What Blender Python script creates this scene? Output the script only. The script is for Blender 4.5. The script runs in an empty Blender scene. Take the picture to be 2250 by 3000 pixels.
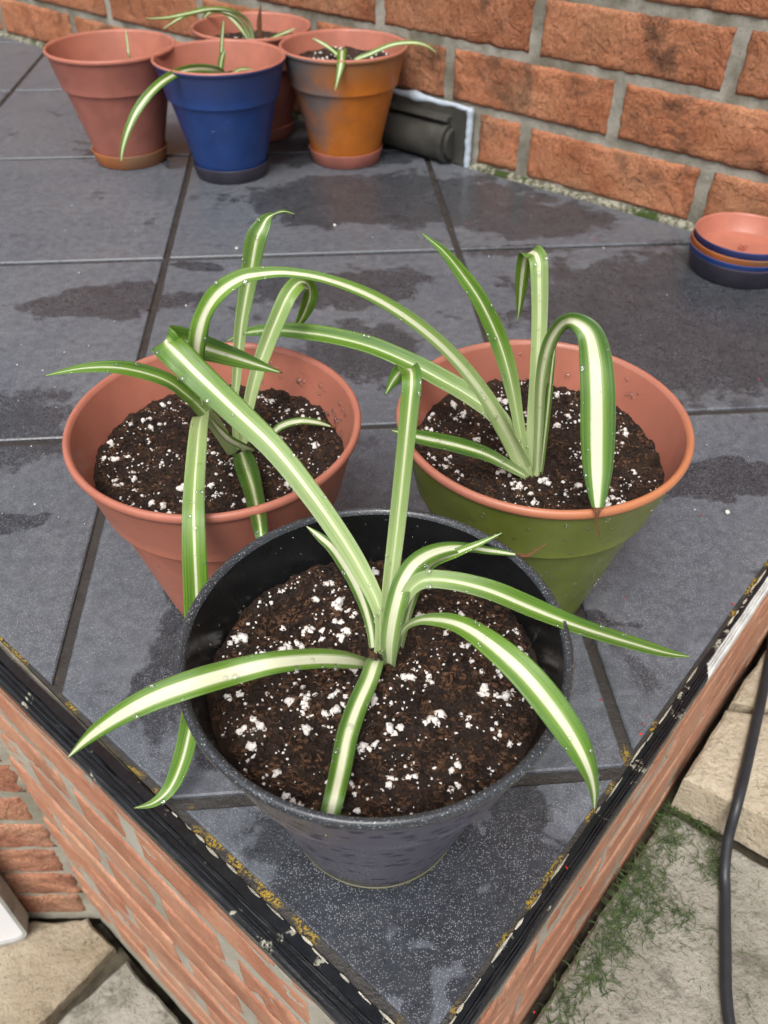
import bpy, bmesh, math, random, json
from mathutils import Vector, Matrix, noise
R = math.radians
S = 0.305                       # tile pitch in metres
random.seed(7)
scene = bpy.context.scene
col = scene.collection

# ------------------------------------------------------------------ camera
cd = bpy.data.cameras.new('camera')
cam = bpy.data.objects.new('camera', cd)
col.objects.link(cam)
cam.location = (0.1571, -0.5160, 0.3810)
cam.rotation_euler = (0.83169, -0.00554, -0.08157)
cd.sensor_fit = 'VERTICAL'
cd.sensor_height = 36.0
cd.lens = 28.909
cd.clip_start = 0.01
cd.clip_end = 200
cd.dof.use_dof = True
cd.dof.focus_distance = 0.37
cd.dof.aperture_fstop = 17.0
scene.camera = cam

# ------------------------------------------------------------------ sky, sun, exposure
SUN_EL, SUN_AZ = R(58), R(200)     # azimuth measured from +Y clockwise
w = bpy.data.worlds.new('World')
scene.world = w
w.use_nodes = True
nt = w.node_tree
bg = nt.nodes['Background']
sky = nt.nodes.new('ShaderNodeTexSky')
sky.sky_type = 'NISHITA'
sky.sun_disc = False
sky.sun_elevation = SUN_EL
sky.sun_rotation = SUN_AZ
sky.air_density = 1.0
sky.dust_density = 6.0
sky.ozone_density = 1.0
hs = nt.nodes.new('ShaderNodeHueSaturation')      # overcast: the blue is washed out
hs.inputs['Saturation'].default_value = 0.28
nt.links.new(sky.outputs[0], hs.inputs['Color'])
nt.links.new(hs.outputs[0], bg.inputs['Color'])
bg.inputs['Strength'].default_value = 0.15
sl = bpy.data.lights.new('sun', 'SUN')
sl.energy = 1.35
sl.angle = R(22)
sl.color = (1.0, 0.98, 0.955)
sun = bpy.data.objects.new('sun', sl)
col.objects.link(sun)
sd = Vector((math.sin(SUN_AZ) * math.cos(SUN_EL), math.cos(SUN_AZ) * math.cos(SUN_EL), math.sin(SUN_EL)))
sun.rotation_euler = (-sd).to_track_quat('-Z', 'Y').to_euler()
sun.location = sd * 5
scene.view_settings.view_transform = 'Standard'
scene.view_settings.look = 'None'
scene.view_settings.gamma = 1
scene.view_settings.use_curve_mapping = False
scene.view_settings.exposure = 0.45

scene.cycles.max_bounces = 6
scene.cycles.diffuse_bounces = 3
scene.cycles.glossy_bounces = 3
scene.cycles.transmission_bounces = 3

# ------------------------------------------------------------------ helpers
def link(o, parent=None):
    col.objects.link(o)
    if parent is not None:
        o.parent = parent
    return o

def tag(o, label=None, cat=None, group=None, kind=None):
    if label: o['label'] = label
    if cat: o['category'] = cat
    if group: o['group'] = group
    if kind: o['kind'] = kind
    return o

def empty(name, loc=(0, 0, 0), rz=0, parent=None):
    o = bpy.data.objects.new(name, None)
    o.empty_display_size = 0.02
    o.location = loc
    o.rotation_euler = (0, 0, rz)
    return link(o, parent)

def mesh(name, v, f, mats=(), smooth=False, mi=None, uv=None):
    me = bpy.data.meshes.new(name)
    me.from_pydata(v, [], f)
    for m in (mats if isinstance(mats, (list, tuple)) else [mats]):
        me.materials.append(m)
    if mi is not None:
        me.polygons.foreach_set('material_index', mi)
    if smooth:
        me.polygons.foreach_set('use_smooth', [True] * len(me.polygons))
    if uv is not None:
        l = me.uv_layers.new(name='UVMap')
        for lo in me.loops:
            l.data[lo.index].uv = uv[lo.vertex_index]
    me.update()
    return me

def obj(name, me, parent=None, loc=(0, 0, 0), rz=0):
    o = bpy.data.objects.new(name, me)
    o.location = loc
    o.rotation_euler = (0, 0, rz)
    return link(o, parent)

def nz(x, y, z=0.0):
    return noise.noise(Vector((x, y, z)))

# ---- material builder
class NB:
    def __init__(s, name):
        s.m = bpy.data.materials.new(name)
        s.m.use_nodes = True
        s.t = s.m.node_tree
        s.b = s.t.nodes['Principled BSDF']
        s.out = s.t.nodes['Material Output']
    def n(s, typ, **kw):
        x = s.t.nodes.new(typ)
        for k, v in kw.items():
            setattr(x, k, v)
        return x
    def put(s, sock, v):
        if isinstance(v, bpy.types.NodeSocket): s.t.links.new(v, sock)
        elif v is not None:
            if isinstance(v, (tuple, list)) and len(v) == 3 and len(sock.default_value) == 4: v = (*v, 1)
            sock.default_value = v
    def math(s, op, a, b=None, c=None, clamp=False):
        x = s.n('ShaderNodeMath', operation=op, use_clamp=clamp)
        s.put(x.inputs[0], a)
        if b is not None: s.put(x.inputs[1], b)
        if c is not None: s.put(x.inputs[2], c)
        return x.outputs[0]
    def vm(s, op, a, b=None):
        x = s.n('ShaderNodeVectorMath', operation=op)
        s.put(x.inputs[0], a)
        if b is not None: s.put(x.inputs[1], b)
        return x.outputs['Value'] if op in ('LENGTH', 'DISTANCE', 'DOT_PRODUCT') else x.outputs[0]
    def scale(s, a, k):
        x = s.n('ShaderNodeVectorMath', operation='SCALE'); s.put(x.inputs[0], a); x.inputs[3].default_value = k
        return x.outputs[0]
    def mix(s, f, a, b, blend='MIX'):
        x = s.n('ShaderNodeMix', data_type='RGBA', blend_type=blend)
        s.put(x.inputs[0], f); s.put(x.inputs[6], a); s.put(x.inputs[7], b)
        return x.outputs[2]
    def ss(s, v, lo, hi, a=0.0, b=1.0):          # smoothstep map
        x = s.n('ShaderNodeMapRange', interpolation_type='SMOOTHSTEP')
        s.put(x.inputs[0], v)
        for i, q in enumerate((lo, hi, a, b)): s.put(x.inputs[i + 1], q)
        return x.outputs[0]
    def noise(s, vec, scale, detail=4, rough=.55, dist=0.0, col=False):
        x = s.n('ShaderNodeTexNoise')
        if vec is not None: s.t.links.new(vec, x.inputs['Vector'])
        x.inputs['Scale'].default_value = scale; x.inputs['Detail'].default_value = detail
        x.inputs['Roughness'].default_value = rough; x.inputs['Distortion'].default_value = dist
        return x.outputs['Color' if col else 'Fac']
    def vor(s, vec, scale, feature='F1', out='Distance', rnd=1.0):
        x = s.n('ShaderNodeTexVoronoi', feature=feature)
        if vec is not None: s.t.links.new(vec, x.inputs['Vector'])
        x.inputs['Scale'].default_value = scale; x.inputs['Randomness'].default_value = rnd
        return x.outputs[out]
    def pos(s):
        return s.n('ShaderNodeNewGeometry').outputs['Position']
    def objc(s):
        return s.n('ShaderNodeTexCoord').outputs['Object']
    def uv(s):
        return s.n('ShaderNodeTexCoord').outputs['UV']
    def rand(s):
        return s.n('ShaderNodeObjectInfo').outputs['Random']
    def mapping(s, vec, scale=(1, 1, 1), rot=(0, 0, 0), loc=(0, 0, 0)):
        x = s.n('ShaderNodeMapping')
        s.t.links.new(vec, x.inputs['Vector'])
        x.inputs['Scale'].default_value = scale; x.inputs['Rotation'].default_value = rot; x.inputs['Location'].default_value = loc
        return x.outputs[0]
    def sep(s, vec):
        x = s.n('ShaderNodeSeparateXYZ'); s.t.links.new(vec, x.inputs[0]); return x.outputs
    def comb(s, x_, y_, z_=0.0):
        x = s.n('ShaderNodeCombineXYZ')
        for i, q in enumerate((x_, y_, z_)): s.put(x.inputs[i], q)
        return x.outputs[0]
    def attr(s, name):
        x = s.n('ShaderNodeAttribute', attribute_type='OBJECT', attribute_name=name); return x.outputs['Fac']
    def bump(s, h, strength=.5, dist=.001):
        x = s.n('ShaderNodeBump'); s.put(x.inputs['Height'], h)
        x.inputs['Strength'].default_value = strength; x.inputs['Distance'].default_value = dist
        s.t.links.new(x.outputs[0], s.b.inputs['Normal']); return x.outputs[0]
    def fin(s, colr=None, rough=None, spec=None, **kw):
        if colr is not None: s.put(s.b.inputs['Base Color'], colr)
        if rough is not None: s.put(s.b.inputs['Roughness'], rough)
        if spec is not None: s.put(s.b.inputs['Specular IOR Level'], spec)
        for k, v in kw.items(): s.put(s.b.inputs[k.replace('_', ' ')], v)
        return s.m
# ------------------------------------------------------------------ materials
def m_tile():
    b = NB('slate_tile'); P = b.pos()
    xy = b.mapping(P, (1, 1, 0))
    warp = b.vm('ADD', xy, b.scale(b.vm('SUBTRACT', b.noise(xy, 9, 3, col=True), (.5, .5, .5)), .09))
    blobs = [(.25, .45, .20, .085), (.41, .375, .09, .045), (.171, .235, .10, .045), (-.046, .215, .085, .03), (.52, .15, .20, .15),
             (.19, .11, .06, .06), (.062, -.19, .016, .10), (.285, -.193, .055, .010), (.45, -.08, .07, .016), (.185, -.35, .075, .075),
             (-.085, .02, .05, .05), (.03, .29, .03, .012), (.36, .30, .05, .02), (-.08, -.085, .05, .010), (.235, -.30, .03, .03), (.10, -.265, .02, .03), (.16, .62, .3, .06)]
    f = None
    for (x, y, rx, ry) in blobs:
        d = b.mapping(warp, (1 / rx, 1 / ry, 0), loc=(-x / rx, -y / ry, 0))
        d = b.vm('LENGTH', d)
        f = d if f is None else b.math('SMOOTH_MIN', f, d, .15)
    n1 = b.noise(xy, 34, 6, .68)
    fld = b.math('ADD', f, b.math('MULTIPLY', b.math('SUBTRACT', n1, .5), 1.5))
    wet = b.ss(fld, 1.03, .86)
    small = b.ss(b.noise(xy, 17, 4, .6, .4), .61, .68)
    wet = b.math('MAXIMUM', wet, b.math('MULTIPLY', small, .75))
    grain = b.noise(P, 120, 6, .7)
    broad = b.noise(P, 7, 3)
    c = b.mix(b.ss(grain, .25, .75), (.072, .079, .090), (.128, .138, .153))
    c = b.mix(b.ss(broad, .3, .7), c, b.mix(1, c, (.78, .82, .87), 'MULTIPLY'))
    rnd = b.rand()
    c = b.mix(b.math('MULTIPLY', rnd, .25), c, (.056, .058, .064))
    # pale print speckle of the porcelain
    sv = b.n('ShaderNodeTexVoronoi'); b.t.links.new(b.vm('ADD', P, b.scale(b.noise(P, 900, 1, col=True), .001)), sv.inputs['Vector'])
    sv.inputs['Scale'].default_value = 1150
    spk = b.math('MULTIPLY', b.ss(sv.outputs['Distance'], .42, .26), b.math('GREATER_THAN', b.sep(sv.outputs['Color'])[0], .36))
    spk = b.math('MULTIPLY', spk, b.ss(b.noise(P, 30, 3), .25, .6, .35, 1))
    # chalky water-mark film along the right edge
    sx = b.sep(P); e = b.math('SUBTRACT', sx[0], sx[1])
    near = b.ss(e, .50, .57)
    low = b.ss(sx[1], -.19, -.26)
    film = b.math('MULTIPLY', b.ss(b.noise(warp, 38, 3, .45, .2), .56, .60), b.math('MULTIPLY', near, low))
    cwet = b.mix(1, c, (.36, .36, .37), 'MULTIPLY')
    c = b.mix(wet, c, cwet)
    c = b.mix(b.math('MULTIPLY', film, .42), c, (.16, .17, .20))
    c = b.mix(b.math('MULTIPLY', spk, .38), c, (.42, .43, .46))
    rough = b.mix(wet, b.ss(grain, .2, .8, .33, .52), b.ss(grain, .2, .8, .24, .40))
    h = b.math('ADD', b.math('MULTIPLY', b.noise(P, 55, 5, .65), 1.0), b.math('MULTIPLY', b.noise(b.mapping(P, (1, 3, 1), (0, 0, .5)), 16, 4), 1.3))
    b.bump(h, .35, .0012)
    return b.fin(c, rough, .5)

def m_grout():
    b = NB('wet_grout'); P = b.pos()
    c = b.mix(b.noise(P, 90, 5, .7), (.014, .012, .011), (.058, .052, .046))
    sx = b.sep(P)
    edge = b.math('MINIMUM', b.math('ABSOLUTE', b.math('ADD', b.math('ADD', sx[0], sx[1]), .2345)), b.math('ABSOLUTE', b.math('SUBTRACT', b.math('SUBTRACT', sx[0], sx[1]), .604)))
    em = b.ss(edge, .012, .006)
    li = b.math('MULTIPLY', b.ss(b.noise(P, 42, 2), .50, .58), b.ss(b.noise(P, 700, 3, .7), .46, .56))
    li = b.math('MULTIPLY', li, em)
    c = b.mix(li, c, b.mix(b.noise(P, 30, 1), (.30, .22, .012), (.34, .19, .02)))
    b.bump(b.noise(P, 420, 5, .7), .7, .0012)
    return b.fin(c, b.ss(b.noise(P, 60, 2), .3, .7, .25, .6), .5)

def m_brick(name, c1, c2, dark, darkamt=.5, fine=1.0):
    b = NB(name); P = b.pos(); rnd = b.rand()
    off = b.vm('ADD', P, b.comb(b.math('MULTIPLY', rnd, 9.1), b.math('MULTIPLY', rnd, 4.7), 0.0))
    c = b.mix(b.ss(b.noise(off, 24, 6, .65), .3, .7), c1, c2)
    c = b.mix(b.math('MULTIPLY', b.ss(b.noise(off, 14, 6, .66, .7), .50, .68), darkamt), c, dark)
    c = b.mix(b.math('MULTIPLY', b.ss(b.noise(off, 9, 3), .45, .7), .35), c, (c2[0] * 1.15, c2[1] * 1.5, c2[2] * 1.6))
    c = b.mix(b.math('MULTIPLY', rnd, .6), c, b.mix(1, c, (.66, .66, .68), 'MULTIPLY'))
    pit = b.ss(b.vor(off, 260), .10, .24)
    c = b.mix(b.math('MULTIPLY', b.math('SUBTRACT', 1, pit), .55 * fine), c, dark)
    gr = b.ss(b.noise(off, 900, 2), .66, .74)
    fi = b.noise(off, 330, 5, .75)
    c = b.mix(b.ss(fi, .60, .36, 0, fine), c, b.mix(1, c, (.62, .57, .55), 'MULTIPLY'))
    c = b.mix(b.math('MULTIPLY', gr, .55), c, (.62, .55, .42))
    h = b.math('ADD', b.math('MULTIPLY', b.noise(off, 110, 6, .78), 1.7), b.math('MULTIPLY', pit, .25))
    h = b.math('ADD', h, b.math('MULTIPLY', b.ss(b.noise(off, 28, 5, .6, 1.2), .47, .53), .9))
    b.bump(h, .65 * fine, .0020)
    return b.fin(c, .8, .25)

def m_mortar(name, c1, c2):
    b = NB(name); P = b.pos()
    c = b.mix(b.ss(b.noise(P, 22, 6, .6), .3, .7), c1, c2)
    c = b.mix(b.math('MULTIPLY', b.ss(b.noise(P, 380, 4, .7), .55, .68), .4), c, (c1[0] * .4, c1[1] * .4, c1[2] * .38))
    c = b.mix(b.math('MULTIPLY', b.ss(b.noise(P, 8, 4, .6), .52, .66), .5), c, (c1[0] * .55, c1[1] * .6, c1[2] * .5))
    b.bump(b.noise(P, 260, 6, .75), .9, .0022)
    return b.fin(c, .85, .25)

def m_stone(name, c1, c2, dk):
    b = NB(name); P = b.pos()
    n = b.noise(P, 13, 7, .62, .5)
    c = b.mix(b.ss(n, .3, .7), c1, c2)
    st = b.ss(b.noise(b.mapping(P, (1, 3.2, 1), (0, 0, .7)), 28, 6, .65, .9), .55, .72)
    c = b.mix(b.math('MULTIPLY', st, .6), c, dk)
    c = b.mix(b.math('MULTIPLY', b.ss(b.noise(P, 22, 5, .65), .55, .70), .6), c, (dk[0] * .8, dk[1] * .85, dk[2] * .75))
    fl = b.ss(b.noise(P, 330, 4, .75), .56, .66)
    c = b.mix(b.math('MULTIPLY', fl, .75), c, (dk[0] * .55, dk[1] * .55, dk[2] * .5))
    h = b.math('ADD', b.math('MULTIPLY', b.noise(P, 46, 7, .68), 1.4), b.math('MULTIPLY', b.noise(P, 240, 4, .6), .5))
    b.bump(h, .9, .0045)
    return b.fin(c, .72, .3)

def m_plain(name, c, rough=.5, spec=.5, var=.25, scale=60, bump=0.0, bscale=300):
    b = NB(name); P = b.pos()
    k = b.mix(b.ss(b.noise(P, scale, 5, .6), .3, .7), tuple(q * (1 - var) for q in c), tuple(min(1, q * (1 + var)) for q in c))
    if bump: b.bump(b.noise(P, bscale, 4, .6), bump, .0008)
    return b.fin(k, rough, spec)

def m_trim(name, base):
    b = NB(name); P = b.pos()
    c = b.mix(b.noise(P, 130, 5, .7), tuple(q * .6 for q in base), tuple(q * 1.5 for q in base))
    d = b.math('MULTIPLY', b.ss(b.noise(P, 60, 4, .6, .6), .60, .66), b.ss(b.noise(P, 400, 3, .6), .42, .5))
    c = b.mix(b.math('MULTIPLY', d, .8), c, (.40, .38, .30))
    b.bump(b.noise(P, 300, 4, .6), .35, .0008)
    return b.fin(c, b.ss(b.noise(P, 80, 3), .3, .7, .16, .42), .5)

M = {}
M['tile'] = m_tile()
M['grout'] = m_grout()
M['brick'] = m_brick('orange_brick', (.31, .112, .050), (.47, .195, .100), (.066, .036, .022), .85)
M['brick_red'] = m_brick('red_brick', (.37, .150, .085), (.50, .255, .158), (.22, .092, .054), .6, .45)
M['brick_low'] = m_brick('mixed_brick', (.38, .145, .09), (.52, .26, .155), (.12, .06, .04), .6)
M['mortar'] = m_mortar('grey_mortar', (.15, .135, .10), (.36, .34, .29))
M['mortar_light'] = m_mortar('pale_mortar', (.30, .275, .215), (.44, .41, .34))
M['stone_beige'] = m_stone('beige_sandstone', (.26, .21, .14), (.38, .32, .235), (.12, .09, .06))
M['stone_grey'] = m_stone('grey_sandstone', (.22, .205, .165), (.345, .325, .28), (.085, .08, .06))
M['stone_cream'] = m_stone('cream_sandstone', (.38, .32, .225), (.49, .425, .32), (.24, .19, .12))
M['soil_joint'] = m_plain('damp_joint', (.050, .042, .028), .8, .3, .7, 50, .8, 200)
M['trim_black'] = m_trim('black_rubber', (.010, .011, .013))
M['trim_white'] = m_plain('white_plastic_trim', (.55, .55, .53), .4, .5, .25, 70)
M['mortar_fleck'] = m_mortar('cream_filler', (.42, .39, .30), (.60, .57, .48))
M['sealant'] = m_plain('white_sealant', (.40, .46, .52), .35, .5, .12, 40, .3, 120)
M['vent'] = m_plain('grey_black_plastic', (.045, .044, .038), .42, .5, .35, 25, .15, 400)
M['white_plastic'] = m_plain('white_plastic', (.74, .75, .77), .35, .5, .05, 10)
M['grey_plastic'] = m_plain('grey_gasket', (.30, .30, .28), .5, .4, .25, 40)
M['cable'] = m_plain('black_cable_rubber', (.018, .020, .024), .45, .5, .2, 80)

def m_fillet():
    b = NB('mossy_fillet'); P = b.pos()
    c = b.mix(b.ss(b.noise(P, 160, 5, .7), .4, .6), (.09, .085, .06), (.30, .29, .22))
    c = b.mix(b.ss(b.noise(P, 38, 5, .7), .50, .58), c, (.035, .055, .012))
    b.bump(b.noise(P, 300, 4, .7), .8, .002)
    return b.fin(c, .85, .2)
M['fillet'] = m_fillet()
# ------------------------------------------------------------------ the ledge: grout bed and tiles
def clip(poly, a, b_, c):                       # keep a*x + b*y <= c
    out = []
    for i in range(len(poly)):
        p, q = poly[i - 1], poly[i]
        fp, fq = a * p[0] + b_ * p[1] - c, a * q[0] + b_ * q[1] - c
        if (fp <= 0) != (fq <= 0):
            t = fp / (fp - fq)
            out.append((p[0] + t * (q[0] - p[0]), p[1] + t * (q[1] - p[1])))
        if fq <= 0: out.append(q)
    return out

def area(p):
    return .5 * sum(p[i - 1][0] * p[i][1] - p[i][0] * p[i - 1][1] for i in range(len(p)))

def prism(poly, z0, z1, top=None, ch=0.0):      # closed prism; 'top' is an inset outline for a chamfer
    n = len(poly)
    v = [(x, y, z0) for x, y in poly] + [(x, y, z1 - ch) for x, y in poly]
    f = [tuple(reversed(range(n)))] + [(i, (i + 1) % n, n + (i + 1) % n, n + i) for i in range(n)]
    if top and len(top) == n:
        v += [(x, y, z1) for x, y in top]
        f += [(n + i, n + (i + 1) % n, 2 * n + (i + 1) % n, 2 * n + i) for i in range(n)] + [tuple(range(2 * n, 3 * n))]
    else:
        v = v[:n] + [(x, y, z1) for x, y in poly]
        f += [tuple(range(n, 2 * n))]
    return v, f

LE, RE = .755 * S, 1.972 * S                    # tile edges: x+y = -LE, x-y = RE
bed = [(-3 * S, -.25 * S), (-.31 * S, -.445 * S), ((RE - LE) / 2 + .002, (-LE - RE) / 2 - .012), (2.52 * S, .53 * S), (-3 * S, 5.78 * S)]
v, f = prism(bed, -.006, -.0026)
floor = tag(obj('terrace_floor', mesh('terrace_floor', v, f, M['grout'])), kind='structure')

def tile_poly(i, j, m, left):
    g = .0115 + m
    p = [((i + g) * S, (j + g) * S), ((i + 1 - g) * S, (j + g) * S), ((i + 1 - g) * S, (j + 1 - g) * S), ((i + g) * S, (j + 1 - g) * S)]
    mm = m * S * 1.414
    if left: p = clip(clip(p, 1, 0, -.32 * S - m * S), 0, -1, .40 * S - m * S)
    else: p = clip(clip(p, -1, 0, .31 * S - m * S) if i < 0 else p, -1, -1, LE - mm)
    p = clip(p, 1, -1, RE - mm) if p else p
    p = clip(p, .9498, 1, 2.875 * S - m * S * 1.38) if p else p
    return p
for i in range(-3, 3):
    for j in range(-2, 6):
        for left in ((True, False) if i == -1 and j < 0 else ((True,) if i < -1 and j < 0 else (False,))):
            if i < -1 and j >= 0: p0, p1 = tile_poly(i + 0, j, 0, True), tile_poly(i, j, .003, True)
            elif i == -1 and j >= 0:
                g = .0115
                def full(m):
                    q = [((i + g + m) * S, (j + g + m) * S), ((i + 1 - g - m) * S, (j + g + m) * S), ((i + 1 - g - m) * S, (j + 1 - g - m) * S), ((i + g + m) * S, (j + 1 - g - m) * S)]
                    return clip(q, .9498, 1, 2.875 * S - m * S * 1.38)
                p0, p1 = full(0), full(.003)
            else: p0, p1 = tile_poly(i, j, 0, left), tile_poly(i, j, .003, left)
            if len(p0) < 3 or abs(area(p0)) < 2e-4: continue
            v, f = prism(p0, -.0055, random.uniform(-.0004, .0002), p1, .0009)
            obj('tile', mesh('tile', v, f, M['tile']), floor)

# ------------------------------------------------------------------ edge trims (extruded profile, mitred at the corner)
LO = [(.0048, -.0026), (.0052, -.0010), (.0102, -.0002), (.0104, -.0020), (.0112, -.0022), (.0116, -.0004), (.0126, -.0004), (.0130, -.0022),
      (.0138, -.0022), (.0141, -.0009), (.0150, -.0009), (.0154, -.0026), (.0161, -.0026), (.0165, -.0014), (.0178, -.0016), (.0188, -.0030), (.0188, -.0095), (.0050, -.0095)]
RO = [(o * .56, z) for o, z in LO]
def cpt(ol, orr, z):                             # corner point for a left/right offset pair
    a, b_ = -LE - 1.4142 * ol, RE + 1.4142 * orr
    return Vector(((a + b_) / 2, (a - b_) / 2, z))
def strip(name, mat, ks, side, t0, t1, parent, nseg=60, wob=.00035):
    """closed bar following profile points ks between two distances from the corner"""
    d = Vector((-1, 1, 0)) / 1.4142 if side == 'L' else Vector((1, 1, 0)) / 1.4142
    O = LO if side == 'L' else RO
    out = Vector((-1, -1, 0)) / 1.4142 if side == 'L' else Vector((1, -1, 0)) / 1.4142
    v, f = [], []
    for s in range(nseg + 1):
        t = t0 + (t1 - t0) * s / nseg
        for q, (o, z) in enumerate(ks):
            base = cpt(o, o * .56, z) if side == 'L' else cpt(o / .56, o, z)
            wv = wob * nz(t * 60, q * 1.7, 3.3 if side == 'L' else 8.1)
            v.append(tuple(base + d * t + out * wv + Vector((0, 0, wv * .7))))
    n = len(ks)
    for s in range(nseg):
        for q in range(n):
            a = s * n + q; b_ = s * n + (q + 1) % n
            f.append((a, a + n, b_ + n, b_) if side == 'L' else (a, b_, b_ + n, a + n))
    f += [tuple(range(n)), tuple(reversed(range(nseg * n, nseg * n + n)))]
    return obj(name, mesh(name, v, f, mat), parent)
for side in 'LR':
    root = empty('edge_trim', cpt(.01, .006, -.005))
    root.location = (0, 0, 0)
    O = LO if side == 'L' else RO
    ln = .43 if side == 'L' else .80
    flat = O[:4] + [(O[3][0], -.0095), (O[0][0], -.0095)]
    ridge = O[3:]
    ridge = ridge[:-1] + [(O[3][0] + .0001, -.0095)]
    if side == 'L':
        tag(root, 'black ribbed edge strip along the left side of the tiled ledge', 'edge trim')
        strip('flat_band', M['trim_black'], flat, 'L', 0, ln, root, 90, .0007)
        strip('ribbed_band', M['trim_black'], ridge, 'L', 0, ln, root, 60)
    else:
        tag(root, 'edge strip along the right side of the ledge, black turning to bare white', 'edge trim')
        strip('flat_band', M['trim_black'], flat, 'R', 0, ln, root, 120, .0006)
        strip('ribbed_band', M['trim_black'], ridge, 'R', 0, .262, root, 60)
        tag(strip('ribbed_band', M['trim_white'], [(o, z + .0003) for o, z in ridge], 'R', .263, ln, root, 60), 'bare white ribbed length')
    # crumbly cream filler between grout and strip: a row of separate flat crumbs joined as one part
    v, f = [], []
    d = Vector((-1, 1, 0)) / 1.4142 if side == 'L' else Vector((1, 1, 0)) / 1.4142
    out = Vector((-1, -1, 0)) / 1.4142 if side == 'L' else Vector((1, -1, 0)) / 1.4142
    t = 0.0
    while t < ln - .02:
        L_ = random.uniform(.003, .012) * (1.5 if side == 'R' else 1)
        if nz(t * 21, 5.5 if side == 'L' else 2.2) > (.02 if side == 'L' else -.12):
            wd = random.uniform(.0003, .0009); n = 6; b0 = len(v)
            oc = O[0][0] + random.uniform(-.0002, .0008)
            for q in range(n + 1):
                tt = t + L_ * q / n; hw = wd * math.sin(math.pi * (q + .3) / (n + .6)) + .00015
                for sgn, dz in ((-1, 0), (-.5, .0010), (.6, .0012), (1, .0)):
                    pt = cpt(oc, oc * .56, 0) if side == 'L' else cpt(oc / .56, oc, 0)
                    pt = pt + d * tt + out * (sgn * hw + .0003 * nz(tt * 300, sgn))
                    v.append((pt.x, pt.y, -.0016 + dz + .0004 * nz(tt * 400, sgn + 4)))
            for q in range(n):
                for k in range(3):
                    a = b0 + q * 4 + k; f.append((a, a + 1, a + 5, a + 4))
        t += L_ + random.uniform(-.001, .008)
    tag(obj('filler_crumbs', mesh('filler_crumbs', v, f, M['mortar_fleck']), root), kind='stuff')

# ------------------------------------------------------------------ bricks
def brick_mesh(L, H, D, seed, mat, nx=30, nzz=10, amp=1.0):
    v, f = [], []
    for j in range(nzz + 1):
        for i in range(nx + 1):
            x, z = -L / 2 + L * i / nx, -H / 2 + H * j / nzz
            ex = min(x + L / 2, L / 2 - x); ez = min(z + H / 2, H / 2 - z)
            e = min(ex, ez)
            y = (.0012 + .0012 * amp) * max(0, 1 - e / .0035) ** 2
            y += amp * (.0009 * nz(x * 40, z * 40, seed * 7.3) + .0011 * noise.turbulence(Vector((x * 110, z * 110, seed * 3.1)), 3, False))
            cr = nz(x * 30 + 9, z * 60, seed * 5.7)
            if abs(cr) < .06: y += amp * .0016 * (1 - abs(cr) / .06)
            dx = dz = 0
            if e < .004:
                k = max(amp, .4) * .0026
                dx = k * nz(z * 110, seed * 2.2, 1 if x < 0 else 5) if ex < .004 else 0
                dz = k * nz(x * 90, seed * 4.4, 2 if z < 0 else 7) if ez < .004 else 0
            v.append((x + dx, y, z + dz))
    W = nx + 1
    for j in range(nzz):
        for i in range(nx):
            f.append((j * W + i, j * W + i + 1, (j + 1) * W + i + 1, (j + 1) * W + i))
    border = [i for i in range(W)] + [j * W + nx for j in range(1, nzz + 1)] + [nzz * W + i for i in range(nx - 1, -1, -1)] + [j * W for j in range(nzz - 1, 0, -1)]
    b0 = len(v)
    for k in border: v.append((v[k][0], D, v[k][2]))
    n = len(border)
    for k in range(n):
        f.append((border[(k + 1) % n], border[k], b0 + k, b0 + (k + 1) % n))
    f.append(tuple(reversed(range(b0, b0 + n))))
    me = mesh('brick', v, f, mat, smooth=True)
    return me

def put_bricks(root, o, rz, rows, pitch, L, H, D, meshes, cut=None):
    """rows: list of (z centre, joint position, s0, s1); o = face origin in 2D"""
    ux, uy = math.cos(rz), math.sin(rz)
    cache = {}
    k = 0
    for zc, joint, s0, s1 in rows:
        s = joint - pitch * math.ceil((joint - s0) / pitch)
        while s < s1:
            a, b_ = max(s + (pitch - L) / 2, s0), min(s + pitch - (pitch - L) / 2, s1)
            segs = [(a, b_)]
            if cut and cut[2] < zc < cut[3]:
                segs = [q for q in ((a, min(b_, cut[0])), (max(a, cut[1]), b_)) if q[1] - q[0] > .015]
            for (a, b_) in segs:
                w_ = b_ - a
                if w_ < .012: continue
                if abs(w_ - L) < 1e-4: me = meshes[k % len(meshes)]
                else:
                    key = (round(w_, 3))
                    if key not in cache: cache[key] = brick_mesh(w_, H, D, 40 + len(cache), meshes[0].materials[0], max(6, int(w_ / L * 30)), 10)
                    me = cache[key]
                c = (a + b_) / 2
                ob = obj('brick', me, root, (o[0] + ux * c, o[1] + uy * c, zc + random.uniform(-.0008, .0008)), rz)
                off = random.uniform(-.001, .001)
                ob.location.x += -math.sin(rz) * off; ob.location.y += math.cos(rz) * off
                k += 1
            s += pitch

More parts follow.
